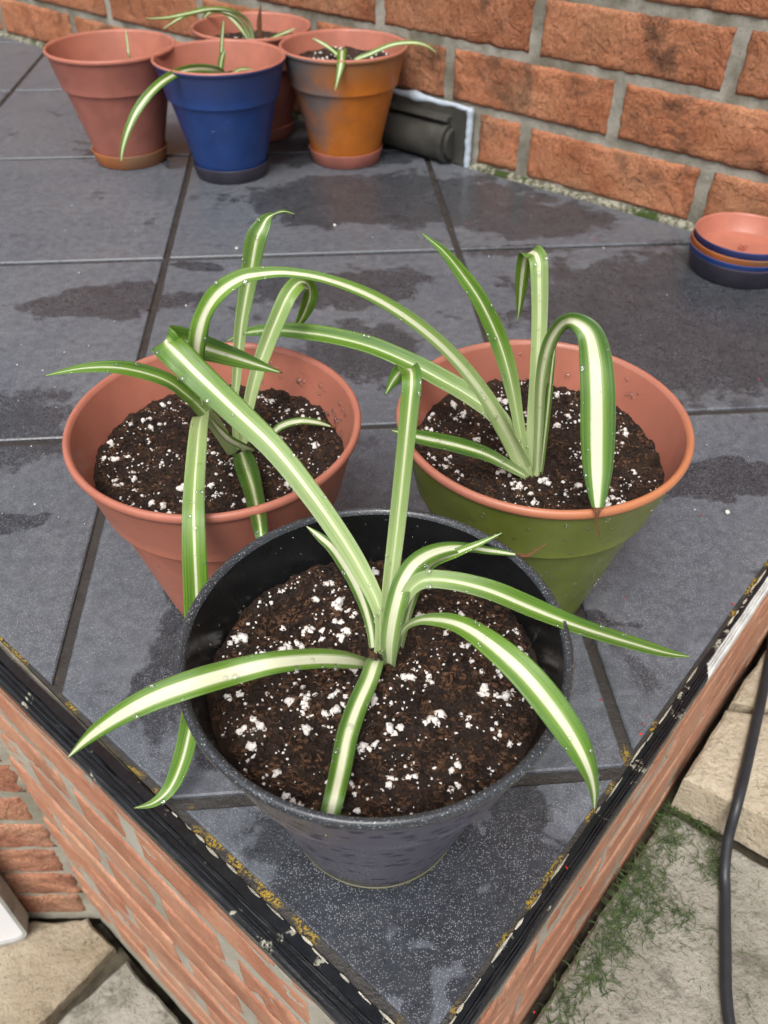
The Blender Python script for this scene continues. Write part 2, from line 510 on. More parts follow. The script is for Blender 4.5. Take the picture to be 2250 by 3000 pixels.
# house wall behind the pots
wrz = math.atan2(-.94980, 1)
WP = (0.0, 2.8998 * S)
wux, wuy = math.cos(wrz), math.sin(wrz)
def wall_pt(s, out, z):                           # out = metres in front of the brick face
    return (WP[0] + wux * s + wuy * out, WP[1] + wuy * s - wux * out, z)
wall = tag(empty('brick_wall', (0, 0, 0)), 'tall orange brick house wall behind the tiled ledge', 'wall')
fm = [brick_mesh(.2090, .0555, .05, i, M['brick'], 64, 19, .7) for i in range(9)]
rows = [(.0347 + k * .066, .5643 if k % 2 == 0 else .4499, -1.0, 1.35) for k in range(9)]
put_bricks(wall, WP, wrz, rows, .2242, .2090, .0555, .05, fm, cut=(.262, .500, 0, .06))
def wall_box(name, s0, s1, o0, o1, z0, z1, mat, parent):
    q = [wall_pt(s0, o1, 0), wall_pt(s1, o1, 0), wall_pt(s1, o0, 0), wall_pt(s0, o0, 0)]
    v, f = prism([(a[0], a[1]) for a in q], z0, z1)
    return obj(name, mesh(name, v, f, mat), parent)
# joints: a dense mortar face, slightly hollow, behind the bricks
def mortar_sheet(root, fn, s0, s1, z0, z1, mat, ds=.006, rec=.0035):
    ns, nzv = int((s1 - s0) / ds), int((z1 - z0) / ds)
    v, f = [], []
    for j in range(nzv + 1):
        for i in range(ns + 1):
            s, z = s0 + (s1 - s0) * i / ns, z0 + (z1 - z0) * j / nzv
            v.append(fn(s, -rec + .0008 * nz(s * 70, z * 70, 2.2), z))
    for j in range(nzv):
        for i in range(ns):
            a = j * (ns + 1) + i
            f.append((a, a + 1, a + ns + 2, a + ns + 1))
    return obj('mortar', mesh('mortar', v, f, mat, smooth=True), root)
mortar_sheet(wall, wall_pt, -1.05, 1.4, -.02, .60, M['mortar'])
wall_box('wall_core', -1.05, 1.4, -.2, -.012, -.5, .595, M['mortar'], wall)

def m_brickface():
    b = NB('far_brickwork'); P = b.pos(); sx = b.sep(P)
    s = b.math('SUBTRACT', b.math('MULTIPLY', sx[0], wux), b.math('MULTIPLY', sx[1], -wuy))
    t = b.n('ShaderNodeTexBrick'); b.t.links.new(b.comb(s, sx[2]), t.inputs['Vector'])
    t.inputs['Scale'].default_value = 1; t.inputs['Brick Width'].default_value = .2242; t.inputs['Row Height'].default_value = .066
    t.inputs['Mortar Size'].default_value = .006
    b.put(t.inputs['Color1'], (.30, .10, .05)); b.put(t.inputs['Color2'], (.42, .155, .07)); b.put(t.inputs['Mortar'], (.25, .23, .19))
    return b.fin(t.outputs[0], .8, .3)
wall_box('upper_wall', -1.05, 1.4, -.2, -.002, .596, 2.6, m_brickface(), wall)

# mossy fillet at the foot of the wall
v, f = [], []
n = 400
for i in range(n + 1):
    s = -.95 + 2.2 * i / n
    wd = .0034 + .0022 * nz(s * 55, 1.1) + .0016 * nz(s * 190, 4.4)
    hh = .0045 + .003 * nz(s * 60, 7.7)
    for o, z in ((0.0 - .003, hh), (wd * .5, hh * .55), (wd, .0012), (wd + .0004, -.002)):
        v.append(wall_pt(s, o, z + .0008 * nz(s * 300, o * 900)))
for i in range(n):
    for k in range(3):
        a = i * 4 + k; f.append((a, a + 1, a + 5, a + 4))
obj('mossy_fillet', mesh('mossy_fillet', v, f, M['fillet'], smooth=True), wall)

# ------------------------------------------------------------------ low wall carrying the ledge
LF, RF = LE + 1.4142 * .0172, RE + 1.4142 * .0098          # faces x+y=-LF, x-y=RF
c0 = (-.316 * S, -LF + .316 * S)                           # inner corner on the left face
lcx, lcy = (RF - LF) / 2, (-LF - RF) / 2                   # front corner
Llen = math.hypot(lcx - c0[0], lcy - c0[1])
low = tag(empty('low_wall', (0, 0, 0)), 'low red brick wall carrying the tiled ledge, seen from above', 'wall')
lm = [brick_mesh(.1335, .0385, .04, 20 + i, M['brick_red'], 40, 12, .12) for i in range(7)]
rows = [(-.0535 - k * .0457, .189 if k % 2 == 0 else .262, 0, Llen) for k in range(9)]
rows.insert(0, (-.0185, .262, 0, Llen))
put_bricks(low, c0, R(-45), rows[1:], .146, .1335, .0385, .04, lm)
put_bricks(low, c0, R(-45), [(-.0185, .31, 0, Llen)], .146, .139, .019, .04, [brick_mesh(.139, .019, .04, 60 + i, M['brick_red'], 40, 6, .12) for i in range(4)])
rm_ = [brick_mesh(.139, .0395, .04, 30 + i, M['brick_red'], 40, 12, .12) for i in range(5)]
put_bricks(low, (lcx, lcy), R(45), [(-.0535 - k * .0457, .10 if k % 2 == 0 else .03, 0, .82) for k in range(5)], .146, .139, .0395, .04, rm_)
put_bricks(low, (lcx, lcy), R(45), [(-.0185, .06, 0, .82)], .146, .139, .019, .04, [brick_mesh(.139, .019, .04, 70 + i, M['brick_red'], 40, 6, .12) for i in range(4)])
a_ = R(-45)
mortar_sheet(low, lambda s, o, z: (c0[0] + math.cos(a_) * s + math.sin(a_) * o, c0[1] + math.sin(a_) * s - math.cos(a_) * o, z), 0, Llen, -.485, -.0095, M['mortar_light'], rec=.0011)
b_r = R(45)
mortar_sheet(low, lambda s, o, z: (lcx + math.cos(b_r) * s + math.sin(b_r) * o, lcy + math.sin(b_r) * s - math.cos(b_r) * o, z), 0, .85, -.26, -.0095, M['mortar_light'], rec=.0011)
ins = .012
core = [(-3 * S, -.30 * S + .012), (c0[0] + .0, c0[1] + ins * 1.4), (lcx, lcy + ins * 1.42), (2.52 * S, 2.52 * S - RF + ins), (2.52 * S, .7), (-3 * S, 1.5)]
v, f = prism(core, -.5, -.0061)
obj('wall_core', mesh('wall_core', v, f, M['mortar_light']), low)

# brick return wall in the lower left
rw_rz = math.atan2(-.078, 1)
side = tag(empty('brick_wall', (0, 0, 0)), 'short stretch of brick wall low down at the far left edge', 'wall')
rux, ruy = math.cos(rw_rz), math.sin(rw_rz)
ro = c0
sm = [brick_mesh(.1375, .0398, .04, 50 + i, M['brick_low'], 40, 12, .8) for i in range(5)]
put_bricks(side, ro, rw_rz, [(-.449 + k * .0470, -.004 if k % 2 == 0 else -.092, -.6, -.003) for k in range(9)], .146, .1375, .0398, .04, sm)
mortar_sheet(side, lambda s, o, z: (ro[0] + rux * s + ruy * o, ro[1] + ruy * s - rux * o, z), -.62, 0, -.485, -.02, M['mortar_light'], rec=.0022)

# ------------------------------------------------------------------ patios and ground
ZL, ZU, ZD = -.475, -.183, -.229
gs = 30
tag(obj('ground', mesh('ground', [(-gs, -gs, -.505), (gs, -gs, -.505), (gs, gs, -.505), (-gs, gs, -.505)], [(0, 1, 2, 3)], M['soil_joint'])), kind='structure')

def slab_mesh(poly, z, th, mat, seed, edge=.0022, res=.012):
    """stone slab: gridded top with a worn uneven rim"""
    bm = bmesh.new()
    vs = [bm.verts.new((x, y, z)) for x, y in poly]
    face = bm.faces.new(vs)
    if face.normal.z < 0: face.normal_flip()
    bm.normal_update()
    r = bmesh.ops.extrude_face_region(bm, geom=[face])
    for e in r['geom']:
        if isinstance(e, bmesh.types.BMVert): e.co.z = z
    for vv in vs: vv.co.z = z - th
    bmesh.ops.bevel(bm, geom=[e for e in bm.edges if all(abs(q.co.z - z) < 1e-6 for q in e.verts)], offset=edge, segments=1, affect='EDGES')
    xs = [p[0] for p in poly]; ys = [p[1] for p in poly]
    lim = .75
    def cuts(lo, hi, nrm):
        q = max(lo, -lim)
        while q < min(hi, lim):
            bmesh.ops.bisect_plane(bm, geom=bm.verts[:] + bm.edges[:] + bm.faces[:], plane_co=(q, q, 0), plane_no=nrm)
            q += res
    cuts(min(xs), max(xs), (1, 0, 0)); cuts(min(ys), max(ys), (0, 1, 0))
    for vv in bm.verts:
        c = vv.co
        k = nz(c.x * 30, c.y * 30, seed) * .0015 + nz(c.x * 9, c.y * 9, seed + 3) * .0025
        h = nz(c.x * 55, c.y * 55, seed + c.z * 40)
        if c.z > z - .001: c.z += k
        c.x += h * .0022; c.y += nz(c.x * 55, c.y * 55, seed + 9 + c.z * 40) * .0022
    me = bpy.data.meshes.new('paving_slab')
    bm.to_mesh(me); bm.free()
    me.materials.append(mat)
    me.polygons.foreach_set('use_smooth', [p.normal.z > .93 for p in me.polygons])
    return me

def patio(name, z, outline):
    v, f = prism(outline, -.504, z - .018)
    return tag(obj(name, mesh(name, v, f, M['soil_joint'])), kind='structure')

pl = patio('lower_patio', ZL, [(-2.2, -.10), (c0[0], c0[1]), (lcx - .01, lcy - .01), (-.05, -2.2), (-2.2, -2.2)])
gl = -LF - 1.4142 * .0075                                    # slab edge near the left face: x+y = gl
obj('paving_slab', slab_mesh([(-.60, -.60 * -.078 - .180), (-.113, -.1605), (-.1075, gl + .1075), (-.0765, gl + .0765), (-.135, -.253), (-.34, -.47), (-.60, -.30)], ZL, .03, M['stone_beige'], 3.0, res=.01), pl)
obj('paving_slab', slab_mesh([(-.063, gl + .063), (.16, gl - .16), (.02, -.60), (-.34, -.485), (-.125, -.2585)], ZL, .03, M['stone_grey'], 5.5, res=.01), pl)

pr = patio('upper_patio', ZD, [(-.6, -.6 - RF), (1.6, -2.3), (2.6, 1.2), (2.5 * S, 2.5 * S - RF)])
gr = RF + 1.4142 * .0062
e0, e1 = (.4125, -.207), (1.2125, -.847)
obj('paving_slab', slab_mesh([(.4125, .4125 - gr), (1.21, -.85), (1.6, -.3), (1.25, -.30), (.468, .468 - gr)], ZU, .045, M['stone_cream'], 7.0, res=.012), pr)
obj('paving_slab', slab_mesh([(.474, .474 - gr), (1.25, -.294), (1.7, -.29), (1.7, .6), (1.0, 1.0 - gr)], ZU, .045, M['stone_cream'], 9.0, res=.02), pr)
obj('paving_slab', slab_mesh([(-.35, -.35 - gr), (1.1, -1.6), (1.22, -.87), (.415, -.2195), (.405, .405 - gr)], ZD, .03, M['stone_grey'], 11.0, res=.012), pr)

# white panel in the lower left corner
def rounded_panel(w_, h_, r_, seg=6):
    pts = [(-w_, 0.0)] + [(-r_ + r_ * math.sin(a), r_ - r_ * math.cos(a)) for a in [math.pi / 2 * k / seg for k in range(seg + 1)]] + [(0, h_), (-w_, h_)]
    return pts
pn = tag(empty('white_panel', (-.158, -.170, ZL + .001), R(8)), 'white plastic panel with grey rim and rounded corner at the lower left edge', 'panel')
def panel_mesh(name, pts, y0, y1, mat):
    n = len(pts)
    v = [(x, y0, z) for x, z in pts] + [(x, y1, z) for x, z in pts]
    f = [tuple(range(n)), tuple(reversed(range(n, 2 * n)))] + [(i, n + i, n + (i + 1) % n, (i + 1) % n) for i in range(n)]
    return obj(name, mesh(name, v, f, mat), pn)
panel_mesh('panel_face', [(x - .004, z + .004) for x, z in rounded_panel(.2, .20, .014)], -.003, .006, M['white_plastic'])
outer = rounded_panel(.21, .21, .018); inner = [(x - .0035, z + .0035) for x, z in rounded_panel(.2, .20, .0145)]
n = len(outer)
v = [(x, -.0055, z) for x, z in outer] + [(x, -.0055, z) for x, z in inner] + [(x, .012, z) for x, z in outer] + [(x, .012, z) for x, z in inner]
f = []
for i in range(n):
    j = (i + 1) % n
    f += [(i, j, n + j, n + i), (2 * n + j, 2 * n + i, 3 * n + i, 3 * n + j), (i, 2 * n + i, 2 * n + j, j), (n + j, 3 * n + j, 3 * n + i, n + i)]
obj('rim', mesh('rim', v, f, M['grey_plastic']), pn)
# ------------------------------------------------------------------ lathe and tubes
def lathe(prof, n=96, closed=False, wob=0.0, seed=0.0):
    v, f = [], []
    m = len(prof)
    for i in range(n):
        a = 2 * math.pi * i / n
        k = 1 + wob * (math.cos(2 * a + seed) + .4 * math.cos(3 * a + 2 * seed))
        for r, z in prof: v.append((r * k * math.cos(a), r * k * math.sin(a), z))
    for i in range(n):
        j = (i + 1) % n
        for k in range(m - 1 if not closed else m):
            q = (k + 1) % m
            f.append((i * m + k, j * m + k, j * m + q, i * m + q))
    return v, f

def tube(pts, rad, n=10, cap=True, up=Vector((0, 0, 1))):
    pts = [Vector(p) for p in pts]
    v, f = [], []
    for i, p in enumerate(pts):
        t = (pts[min(i + 1, len(pts) - 1)] - pts[max(i - 1, 0)]).normalized()
        s = t.cross(up)
        if s.length < 1e-3: s = t.cross(Vector((1, 0, 0)))
        s.normalize(); u = s.cross(t)
        r = rad(i / (len(pts) - 1)) if callable(rad) else rad
        for k in range(n):
            a = 2 * math.pi * k / n
            v.append(tuple(p + s * (r * math.cos(a)) + u * (r * math.sin(a))))
    for i in range(len(pts) - 1):
        for k in range(n):
            a, b_ = i * n + k, i * n + (k + 1) % n
            f.append((a, b_, b_ + n, a + n))
    if cap:
        f += [tuple(reversed(range(n))), tuple(range((len(pts) - 1) * n, len(pts) * n))]
    return v, f

def spline(P, n):                                # Catmull-Rom through rows of numbers
    out = []
    m = len(P)
    for k in range(n + 1):
        x = (m - 1) * k / n
        i = min(int(x), m - 2); t = x - i
        p0, p1, p2, p3 = P[max(i - 1, 0)], P[i], P[i + 1], P[min(i + 2, m - 1)]
        out.append([.5 * ((2 * b_) + (-a + c) * t + (2 * a - 5 * b_ + 4 * c - d) * t * t + (-a + 3 * b_ - 3 * c + d) * t ** 3) for a, b_, c, d in zip(p0, p1, p2, p3)])
    return out

# ------------------------------------------------------------------ pot paints
def paint(name, base, second=None, sec_rot=0.0, sec=(.0, .06), var=.12, rough=.42, spots=None, zfade=None, speck=None, spec=.5):
    """moulded or sprayed plastic; 'second' is a sprayed patch on one side, 'zfade' a colour towards the rim"""
    b = NB(name); O = b.objc(); sx = b.sep(O)
    c = b.mix(b.ss(b.noise(O, 40, 5, .6), .3, .7), tuple(q * (1 - var) for q in base), tuple(q * (1 + var) for q in base))
    if zfade:
        zc, z0, z1, amt = zfade
        c = b.mix(b.math('MULTIPLY', b.ss(b.math('ADD', sx[2], b.math('MULTIPLY', b.noise(O, 30, 3), .03)), z0, z1), amt), c, zc)
    if second:
        d = b.math('ADD', b.math('MULTIPLY', sx[0], math.cos(sec_rot)), b.math('MULTIPLY', sx[1], math.sin(sec_rot)))
        d = b.math('ADD', d, b.math('MULTIPLY', b.math('SUBTRACT', b.noise(O, 22, 4, .6), .5), .05))
        d = b.math('SUBTRACT', d, b.math('MULTIPLY', b.math('ABSOLUTE', b.math('SUBTRACT', sx[2], .045)), .25))
        c = b.mix(b.ss(d, *sec), c, second)
    if spots:
        q = b.mapping(O, (1, 1, 1.9))
        vr = b.n('ShaderNodeTexVoronoi'); b.t.links.new(b.vm('ADD', q, b.scale(b.noise(O, 150, 2, col=True), .006)), vr.inputs['Vector'])
        vr.inputs['Scale'].default_value = 105
        k = b.math('MULTIPLY', b.ss(vr.outputs['Distance'], .40, .26), b.math('GREATER_THAN', b.sep(vr.outputs['Color'])[1], .35))
        c = b.mix(b.math('MULTIPLY', k, .85), c, spots)
    if speck:
        k = b.ss(b.noise(O, 1500, 2, .6), .60, .68)
        c = b.mix(b.math('MULTIPLY', k, speck[1]), c, speck[0])
    b.bump(b.noise(O, 350, 4, .6), .12, .0006)
    return b.fin(c, b.ss(b.noise(O, 45, 3), .3, .7, rough - .06, rough + .10), spec)

def m_black_inside():
    b = NB('black_pot_inside'); O = b.objc()
    c = b.mix(b.noise(O, 60, 4), (.004, .0045, .005), (.009, .0095, .010))
    sc = b.math('MULTIPLY', b.ss(b.noise(b.mapping(O, (1, 1, .5)), 55, 6, .7, .8), .60, .70), b.ss(b.noise(O, 420, 3, .7), .50, .58))
    sz = b.sep(O)[2]
    sc = b.math('MULTIPLY', sc, b.ss(sz, .118, .105))
    c = b.mix(b.math('MULTIPLY', sc, .8), c, (.30, .27, .22))
    return b.fin(c, b.ss(b.noise(O, 70, 4), .3, .7, .20, .36), .4)

P_TERRA = paint('terracotta_plastic', (.375, .135, .090), var=.09, rough=.45, spec=.4)
P_TERRA_IN = paint('terracotta_plastic_inside', (.375, .135, .090), var=.09, rough=.40, spec=.4)
P_TERRA_OUT = paint('faded_terracotta', (.30, .105, .078), var=.12, rough=.5, spec=.4)
P_GREEN = paint('olive_spray', (.130, .160, .026), (.18, .165, .045), R(60), (.02, .07), .14, .32)
P_BLUE = paint('blue_spray', (.011, .040, .165), (.030, .022, .10), R(185), (.03, .075), .12, .42, zfade=((.035, .040, .10), .10, .14, .55))
P_ORANGE = paint('orange_spray', (.42, .125, .012), (.11, .105, .11), R(222), (.033, .060), .10, .42, zfade=((.20, .12, .07), .108, .150, .7))
P_DARK = paint('smoky_purple_spray', (.088, .086, .100), (.076, .073, .105), R(-60), (-.01, .06), .25, .27, spots=(.010, .006, .028), zfade=((.135, .115, .100), .06, .13, .8))
P_DARKRIM = paint('speckled_grey_rim', (.030, .034, .040), speck=((.45, .47, .48), .6), rough=.28)
P_GREENRIM = paint('orange_edged_rim', (.37, .138, .09), (.44, .165, .07), R(-60), (-.0, .06), .10, .4)
P_YELLOW = paint('yellow_green_foot', (.09, .085, .04), rough=.5)
P_BLACKIN = m_black_inside()
P_PURPLE = paint('dark_purple_plastic', (.034, .030, .046), var=.2, rough=.45)
P_NAVY = paint('navy_spray', (.016, .026, .10), (.03, .05, .17), R(-70), (.0, .05), .15, .42)
P_BROWN = paint('orange_brown_spray', (.36, .115, .03), (.20, .11, .06), R(-70), (.01, .05), .12, .45)

PH, PR = .131, .0766
def make_pot(loc, label, outer, rim, inside, h=PH, foot=None, saucer=None, rz=0.0, rim_out=None, group='round tapered plant pots', lean=None):
    root = tag(empty('plant_pot', loc, rz), label, 'plant pot', group)
    z0 = .004 if saucer else 0.0
    zs = h * .70
    rb, rs = .0415, .0628
    prof = [(0.0, z0), (rb - .003, z0), (rb, z0 + .002)]
    for k in range(1, 9): prof.append((rb + (rs - rb) * k / 8, z0 + .002 + (zs - z0 - .004) * k / 8))
    prof += [(rs, zs - .0019), (rs, zs - .00185), (rs + .0028, zs - .0016), (rs + .0030, zs - .0015), (rs + .0031, zs - .0010), (rs + .0031, zs - .0004)]
    for k in range(1, 5): prof.append((rs + .0031 + (.0743 - rs - .0031) * k / 4, zs + (h - .0055 - zs) * k / 4))
    v, f = lathe(prof, 112, wob=.0025, seed=loc[0] * 30)
    obj('pot_wall', mesh('pot_wall', v, f, outer, smooth=True), root)
    t = .0021
    rp = [(.0743, h - .0056), (.0757, h - .0052), (.0766, h - .0036), (.0767, h - .0018), (.0760, h - .0004), (.0748, h), (.0736, h - .0006), (.0728, h - .0022)]
    v, f = lathe(rp, 112, wob=.0025, seed=loc[0] * 30)
    me = mesh('rim', v, f, [rim, rim_out or rim], smooth=True)
    if rim_out: me.polygons.foreach_set('material_index', [1 if q % (len(rp) - 1) < 3 else 0 for q in range(len(f))])
    obj('rim', me, root)
    ip = [(.0728, h - .0022)]
    for k in range(1, 5): ip.append((.0728 + (rs + .0010 - .0728) * k / 4, h - .0022 + (zs - h + .0022) * k / 4))
    ip += [(rs - t + .0008, zs - .002)]
    for k in range(1, 6): ip.append((rs - t + (rb - t - rs + t) * k / 5, zs - .002 + (z0 + .006 - zs + .002) * k / 5))
    ip += [(0, z0 + .006)]
    v, f = lathe(ip, 112, wob=.0025, seed=loc[0] * 30)
    obj('inner_wall', mesh('inner_wall', v, f, inside, smooth=True), root)
    if foot:
        v, f = lathe([(.030, .0003), (rb - .001, .0003), (rb + .0002, .0007), (rb + .0001, .0012), (rb - .002, .0013)], 96)
        obj('foot_ring', mesh('foot_ring', v, f, foot, smooth=True), root)
    if saucer:
        sp = [(0, .0003), (.0425, .0003), (.0436, .0012), (.0472, .0165), (.0472, .0172), (.0462, .0173), (.0425, .0032), (0, .0030)]
        v, f = lathe(sp, 96)
        obj('saucer', mesh('saucer', v, f, saucer, smooth=False), root)
        for pl_ in root.children[-1].data.polygons: pl_.use_smooth = True
    return root

POT = dict(front=(.563, -1.027, .130), terra=(.324, -.527, .1285), green=(.885, -.566, .1302), blue=(.181, 1.789, .132), orange=(.655, 1.921, .133), bback=(.284, 2.272, .132), bterra=(-.251, 1.976, .132))
def ploc(k): return (POT[k][0] * S, POT[k][1] * S, 0)
make_pot(ploc('front'), 'black and smoky purple pot nearest the camera, on the ledge corner', P_DARK, P_DARKRIM, P_BLACKIN, POT['front'][2], foot=P_YELLOW)
make_pot(ploc('terra'), 'terracotta coloured pot with soil, left of the two middle pots', P_TERRA, P_TERRA, P_TERRA_IN, POT['terra'][2])
make_pot(ploc('green'), 'olive green pot with orange rim, right of the terracotta pot', P_GREEN, P_GREENRIM, P_TERRA_IN, POT['green'][2])
make_pot(ploc('blue'), 'blue sprayed pot with purple saucer in the back group', P_BLUE, P_TERRA, P_TERRA_IN, POT['blue'][2], saucer=P_PURPLE, rim_out=P_BLUE)
make_pot(ploc('orange'), 'orange sprayed pot with grey patch beside the wall vent', P_ORANGE, P_TERRA, P_TERRA_IN, POT['orange'][2], saucer=P_TERRA_OUT, rim_out=P_ORANGE)
make_pot(ploc('bback'), 'terracotta pot at the very back, half hidden behind the blue pot', P_TERRA_OUT, P_TERRA, P_TERRA_IN, POT['bback'][2], saucer=P_TERRA_OUT)
make_pot(ploc('bterra'), 'faded terracotta pot with orange saucer, leftmost of the back group', P_TERRA_OUT, P_TERRA, P_TERRA_IN, POT['bterra'][2], saucer=P_BROWN)

# stack of loose saucers by the wall
sx0, sy0 = 1.91 * S, .794 * S
def make_saucer(z, rr, label, outer, inner, boss=False):
    root = tag(empty('saucer', (sx0 + random.uniform(-.0006, .0006), sy0, z)), label, 'saucer', 'loose saucers stacked by the wall')
    hh = .0205
    v, f = lathe([(0, 0), (rr - .006, 0), (rr - .0045, .0012), (rr - .0005, hh - .002), (rr, hh - .0008), (rr - .0004, hh)], 96)
    obj('outer_wall', mesh('outer_wall', v, f, outer, smooth=True), root)
    v, f = lathe([(rr - .0004, hh), (rr - .0015, hh - .0003), (rr - .0022, hh - .002), (rr - .0064, .0036), (rr - .0078, .0026), (0, .0024)], 96)
    obj('inner_dish', mesh('inner_dish', v, f, inner, smooth=True), root)
    if boss:
        v = []; f = []
        for (x0, x1, y0, y1, z0, z1) in ((-.0042, .0042, -.0006, .0006, .0022, .0072), (-.0006, .0006, -.0042, .0042, .0022, .0071), (-.0026, .0026, -.0026, .0026, .0022, .0050)):
            b0 = len(v)
            v += [(x0, y0, z0), (x1, y0, z0), (x1, y1, z0), (x0, y1, z0), (x0, y0, z1), (x1, y0, z1), (x1, y1, z1), (x0, y1, z1)]
            f += [tuple(b0 + q for q in t) for t in ((3, 2, 1, 0), (4, 5, 6, 7), (0, 1, 5, 4), (1, 2, 6, 5), (2, 3, 7, 6), (3, 0, 4, 7))]
        obj('centre_lug', mesh('centre_lug', v, f, inner), root)
    return root
make_saucer(0.0, .0512, 'dark purple saucer at the bottom of the stack', P_PURPLE, P_TERRA_IN)
make_saucer(.0056, .0514, 'blue saucer second from the bottom of the stack', P_BLUE, P_TERRA_IN)
make_saucer(.0112, .0508, 'orange brown saucer third from the bottom of the stack', P_BROWN, P_TERRA_IN)
make_saucer(.0178, .0500, 'navy saucer with terracotta inside on top of the stack', P_NAVY, P_TERRA_IN, True)

# ------------------------------------------------------------------ wall vent with cowl and sealant
vt = tag(empty('wall_vent', wall_pt(.379, 0, 0), wrz), 'dark grey plastic wall vent with rounded cowl and white sealant', 'vent')
def local_box(name, s0, s1, y0, y1, z0, z1, mat, parent, bev=.0012):
    bm = bmesh.new()
    bmesh.ops.create_cube(bm, size=1)
    for q in bm.verts: q.co = Vector(((s0 + s1) / 2 + q.co.x * (s1 - s0), (y0 + y1) / 2 + q.co.y * (y1 - y0), (z0 + z1) / 2 + q.co.z * (z1 - z0)))
    bmesh.ops.bevel(bm, geom=bm.edges[:], offset=bev, segments=2, affect='EDGES')
    me = bpy.data.meshes.new(name); bm.to_mesh(me); bm.free(); me.materials.append(mat)
    return obj(name, me, parent)
local_box('back_plate', -.112, .107, -.007, .02, .0008, .0675, M['vent'], vt)
def extr(name, prof, s0, s1, mat, parent):
    n = len(prof)
    v = [(s0, y, z) for y, z in prof] + [(s1, y, z) for y, z in prof]
    f = [(i, n + i, n + (i + 1) % n, (i + 1) % n) for i in range(n)] + [tuple(range(n)), tuple(reversed(range(n, 2 * n)))]
    bm = bmesh.new(); me = mesh(name, v, f, mat); bm.from_mesh(me); bmesh.ops.recalc_face_normals(bm, faces=bm.faces[:])
    bm.to_mesh(me); bm.free()
    return obj(name, me, parent)
cow = [(-.006, .0465)] + [(-.006 - .0215 * math.sin(a) ** .8, .0245 + .022 * math.cos(a)) for a in [math.pi * k / 14 for k in range(1, 14)]] + [(-.006, .0025)]
extr('cowl', cow, -.100, .078, M['vent'], vt)
extr('top_ledge', [(-.006, .0575), (-.0165, .0555), (-.0175, .0525), (-.0160, .0505), (-.006, .0495)], -.103, .084, M['vent'], vt)
cap = [(y * 1.10 + .0006, .0245 + (z - .0245) * 1.07) for y, z in cow]
extr('cowl_end', cap, .079, .085, M['vent'], vt)
cap2 = [(y * .86, .0245 + (z - .0245) * .84) for y, z in cow]
extr('cowl_end', cap2, .0851, .091, M['vent'], vt)
pts = [(-.115 + .228 * k / 60, -.0045, .0685 + .0012 * nz(k * .2, 8.8)) for k in range(61)]
v, f = tube(pts, lambda t: .0034 + .0014 * nz(t * 12, 3.1) + .0030 * math.exp(-((t - .62) / .05) ** 2), 8)
v2, f2 = tube([(.1105 + .0008 * nz(k * .2, 6), -.0045, .0690 - .0690 * k / 40) for k in range(41)], lambda t: .0044 + .0010 * nz(t * 8, 5.2), 8, up=Vector((0, 1, 0)))
k0 = len(v)
obj('sealant', mesh('sealant', v + v2, f + [tuple(q + k0 for q in t) for t in f2], M['sealant'], smooth=True), vt)

# ------------------------------------------------------------------ cable on the patio
cp = [(.62, .04, ZU + .0042), (.56, -.045, ZU + .0042), (.519, -.117, ZU + .0042), (.466, -.201, ZU + .0042), (.443, -.2365, ZU + .0025), (.436, -.252, ZD + .028), (.432, -.268, ZD + .010), (.428, -.283, ZD + .0046), (.416, -.314, ZD + .0042), (.399, -.363, ZD + .0042), (.395, -.42, ZD + .0042), (.43, -.52, ZD + .0042), (.52, -.66, ZD + .0042)]
pts = spline(cp, 110)
v, f = tube(pts, .0039, 12)
tag(obj('cable', mesh('cable', v, f, M['cable'], smooth=True)), 'black rubber cable lying across the stone step', 'cable')
# ------------------------------------------------------------------ potting soil with perlite
def m_soil():
    b = NB('potting_soil'); P = b.pos()
    c = b.mix(b.ss(b.noise(P, 240, 6, .7), .3, .7), (.010, .0056, .0038), (.045, .024, .015))
    c = b.mix(b.math('MULTIPLY', b.ss(b.noise(P, 95, 5, .7), .55, .68), .7), c, (.070, .034, .018))
    c = b.mix(b.math('MULTIPLY', b.ss(b.noise(P, 30, 3, .6), .54, .66), .55), c, (.060, .036, .018))
    b.bump(b.noise(P, 600, 6, .8), 1.0, .0026)
    return b.fin(c, b.ss(b.noise(P, 120, 3), .3, .7, .35, .75), .4)
def m_perlite():
    b = NB('perlite'); P = b.pos()
    c = b.mix(b.ss(b.noise(P, 700, 4, .7), .56, .66), (.66, .64, .61), (.18, .11, .07))
    c = b.mix(b.math('MULTIPLY', b.rand(), .25), c, (.60, .52, .44))
    b.bump(b.noise(P, 900, 3, .6), .5, .0006)
    return b.fin(c, .75, .3)
def m_fibre():
    b = NB('bark_fibre'); r = b.noise(b.pos(), 130, 2)
    return b.fin(b.mix(b.ss(r, .35, .65), (.012, .006, .004), (.075, .036, .017)), .75, .3)
M['soil'] = m_soil(); M['perlite'] = m_perlite(); M['fibre'] = m_fibre()

def ico(sub, rad, seed, lump):
    bm = bmesh.new(); bmesh.ops.create_icosphere(bm, subdivisions=sub, radius=1)
    v = []
    for q in bm.verts:
        c = q.co
        k = 1 + lump * nz(c.x * 1.6 + seed, c.y * 1.6, c.z * 1.6) + lump * .5 * nz(c.x * 3.5, c.y * 3.5 + seed, c.z * 3.5)
        v.append(tuple(c * (k * rad)))
    f = [tuple(x.index for x in g.verts) for g in bm.faces]
    bm.free(); return v, f
GR = [mesh('perlite_grain', *ico(2, 1.0, 3.7 * i, .75), M['perlite'], smooth=True) for i in range(8)]
ICO1 = [ico(1, 1.0, 2.9 * i, .7) for i in range(6)]

def inner_r(z):                                  # inside radius of a pot just behind the wall face at height z
    return (.0638 + .009 * (z - .0915) / .0375 if z > .0915 else .0615 + .0213 * (z - .0915) / .0915) + .0007

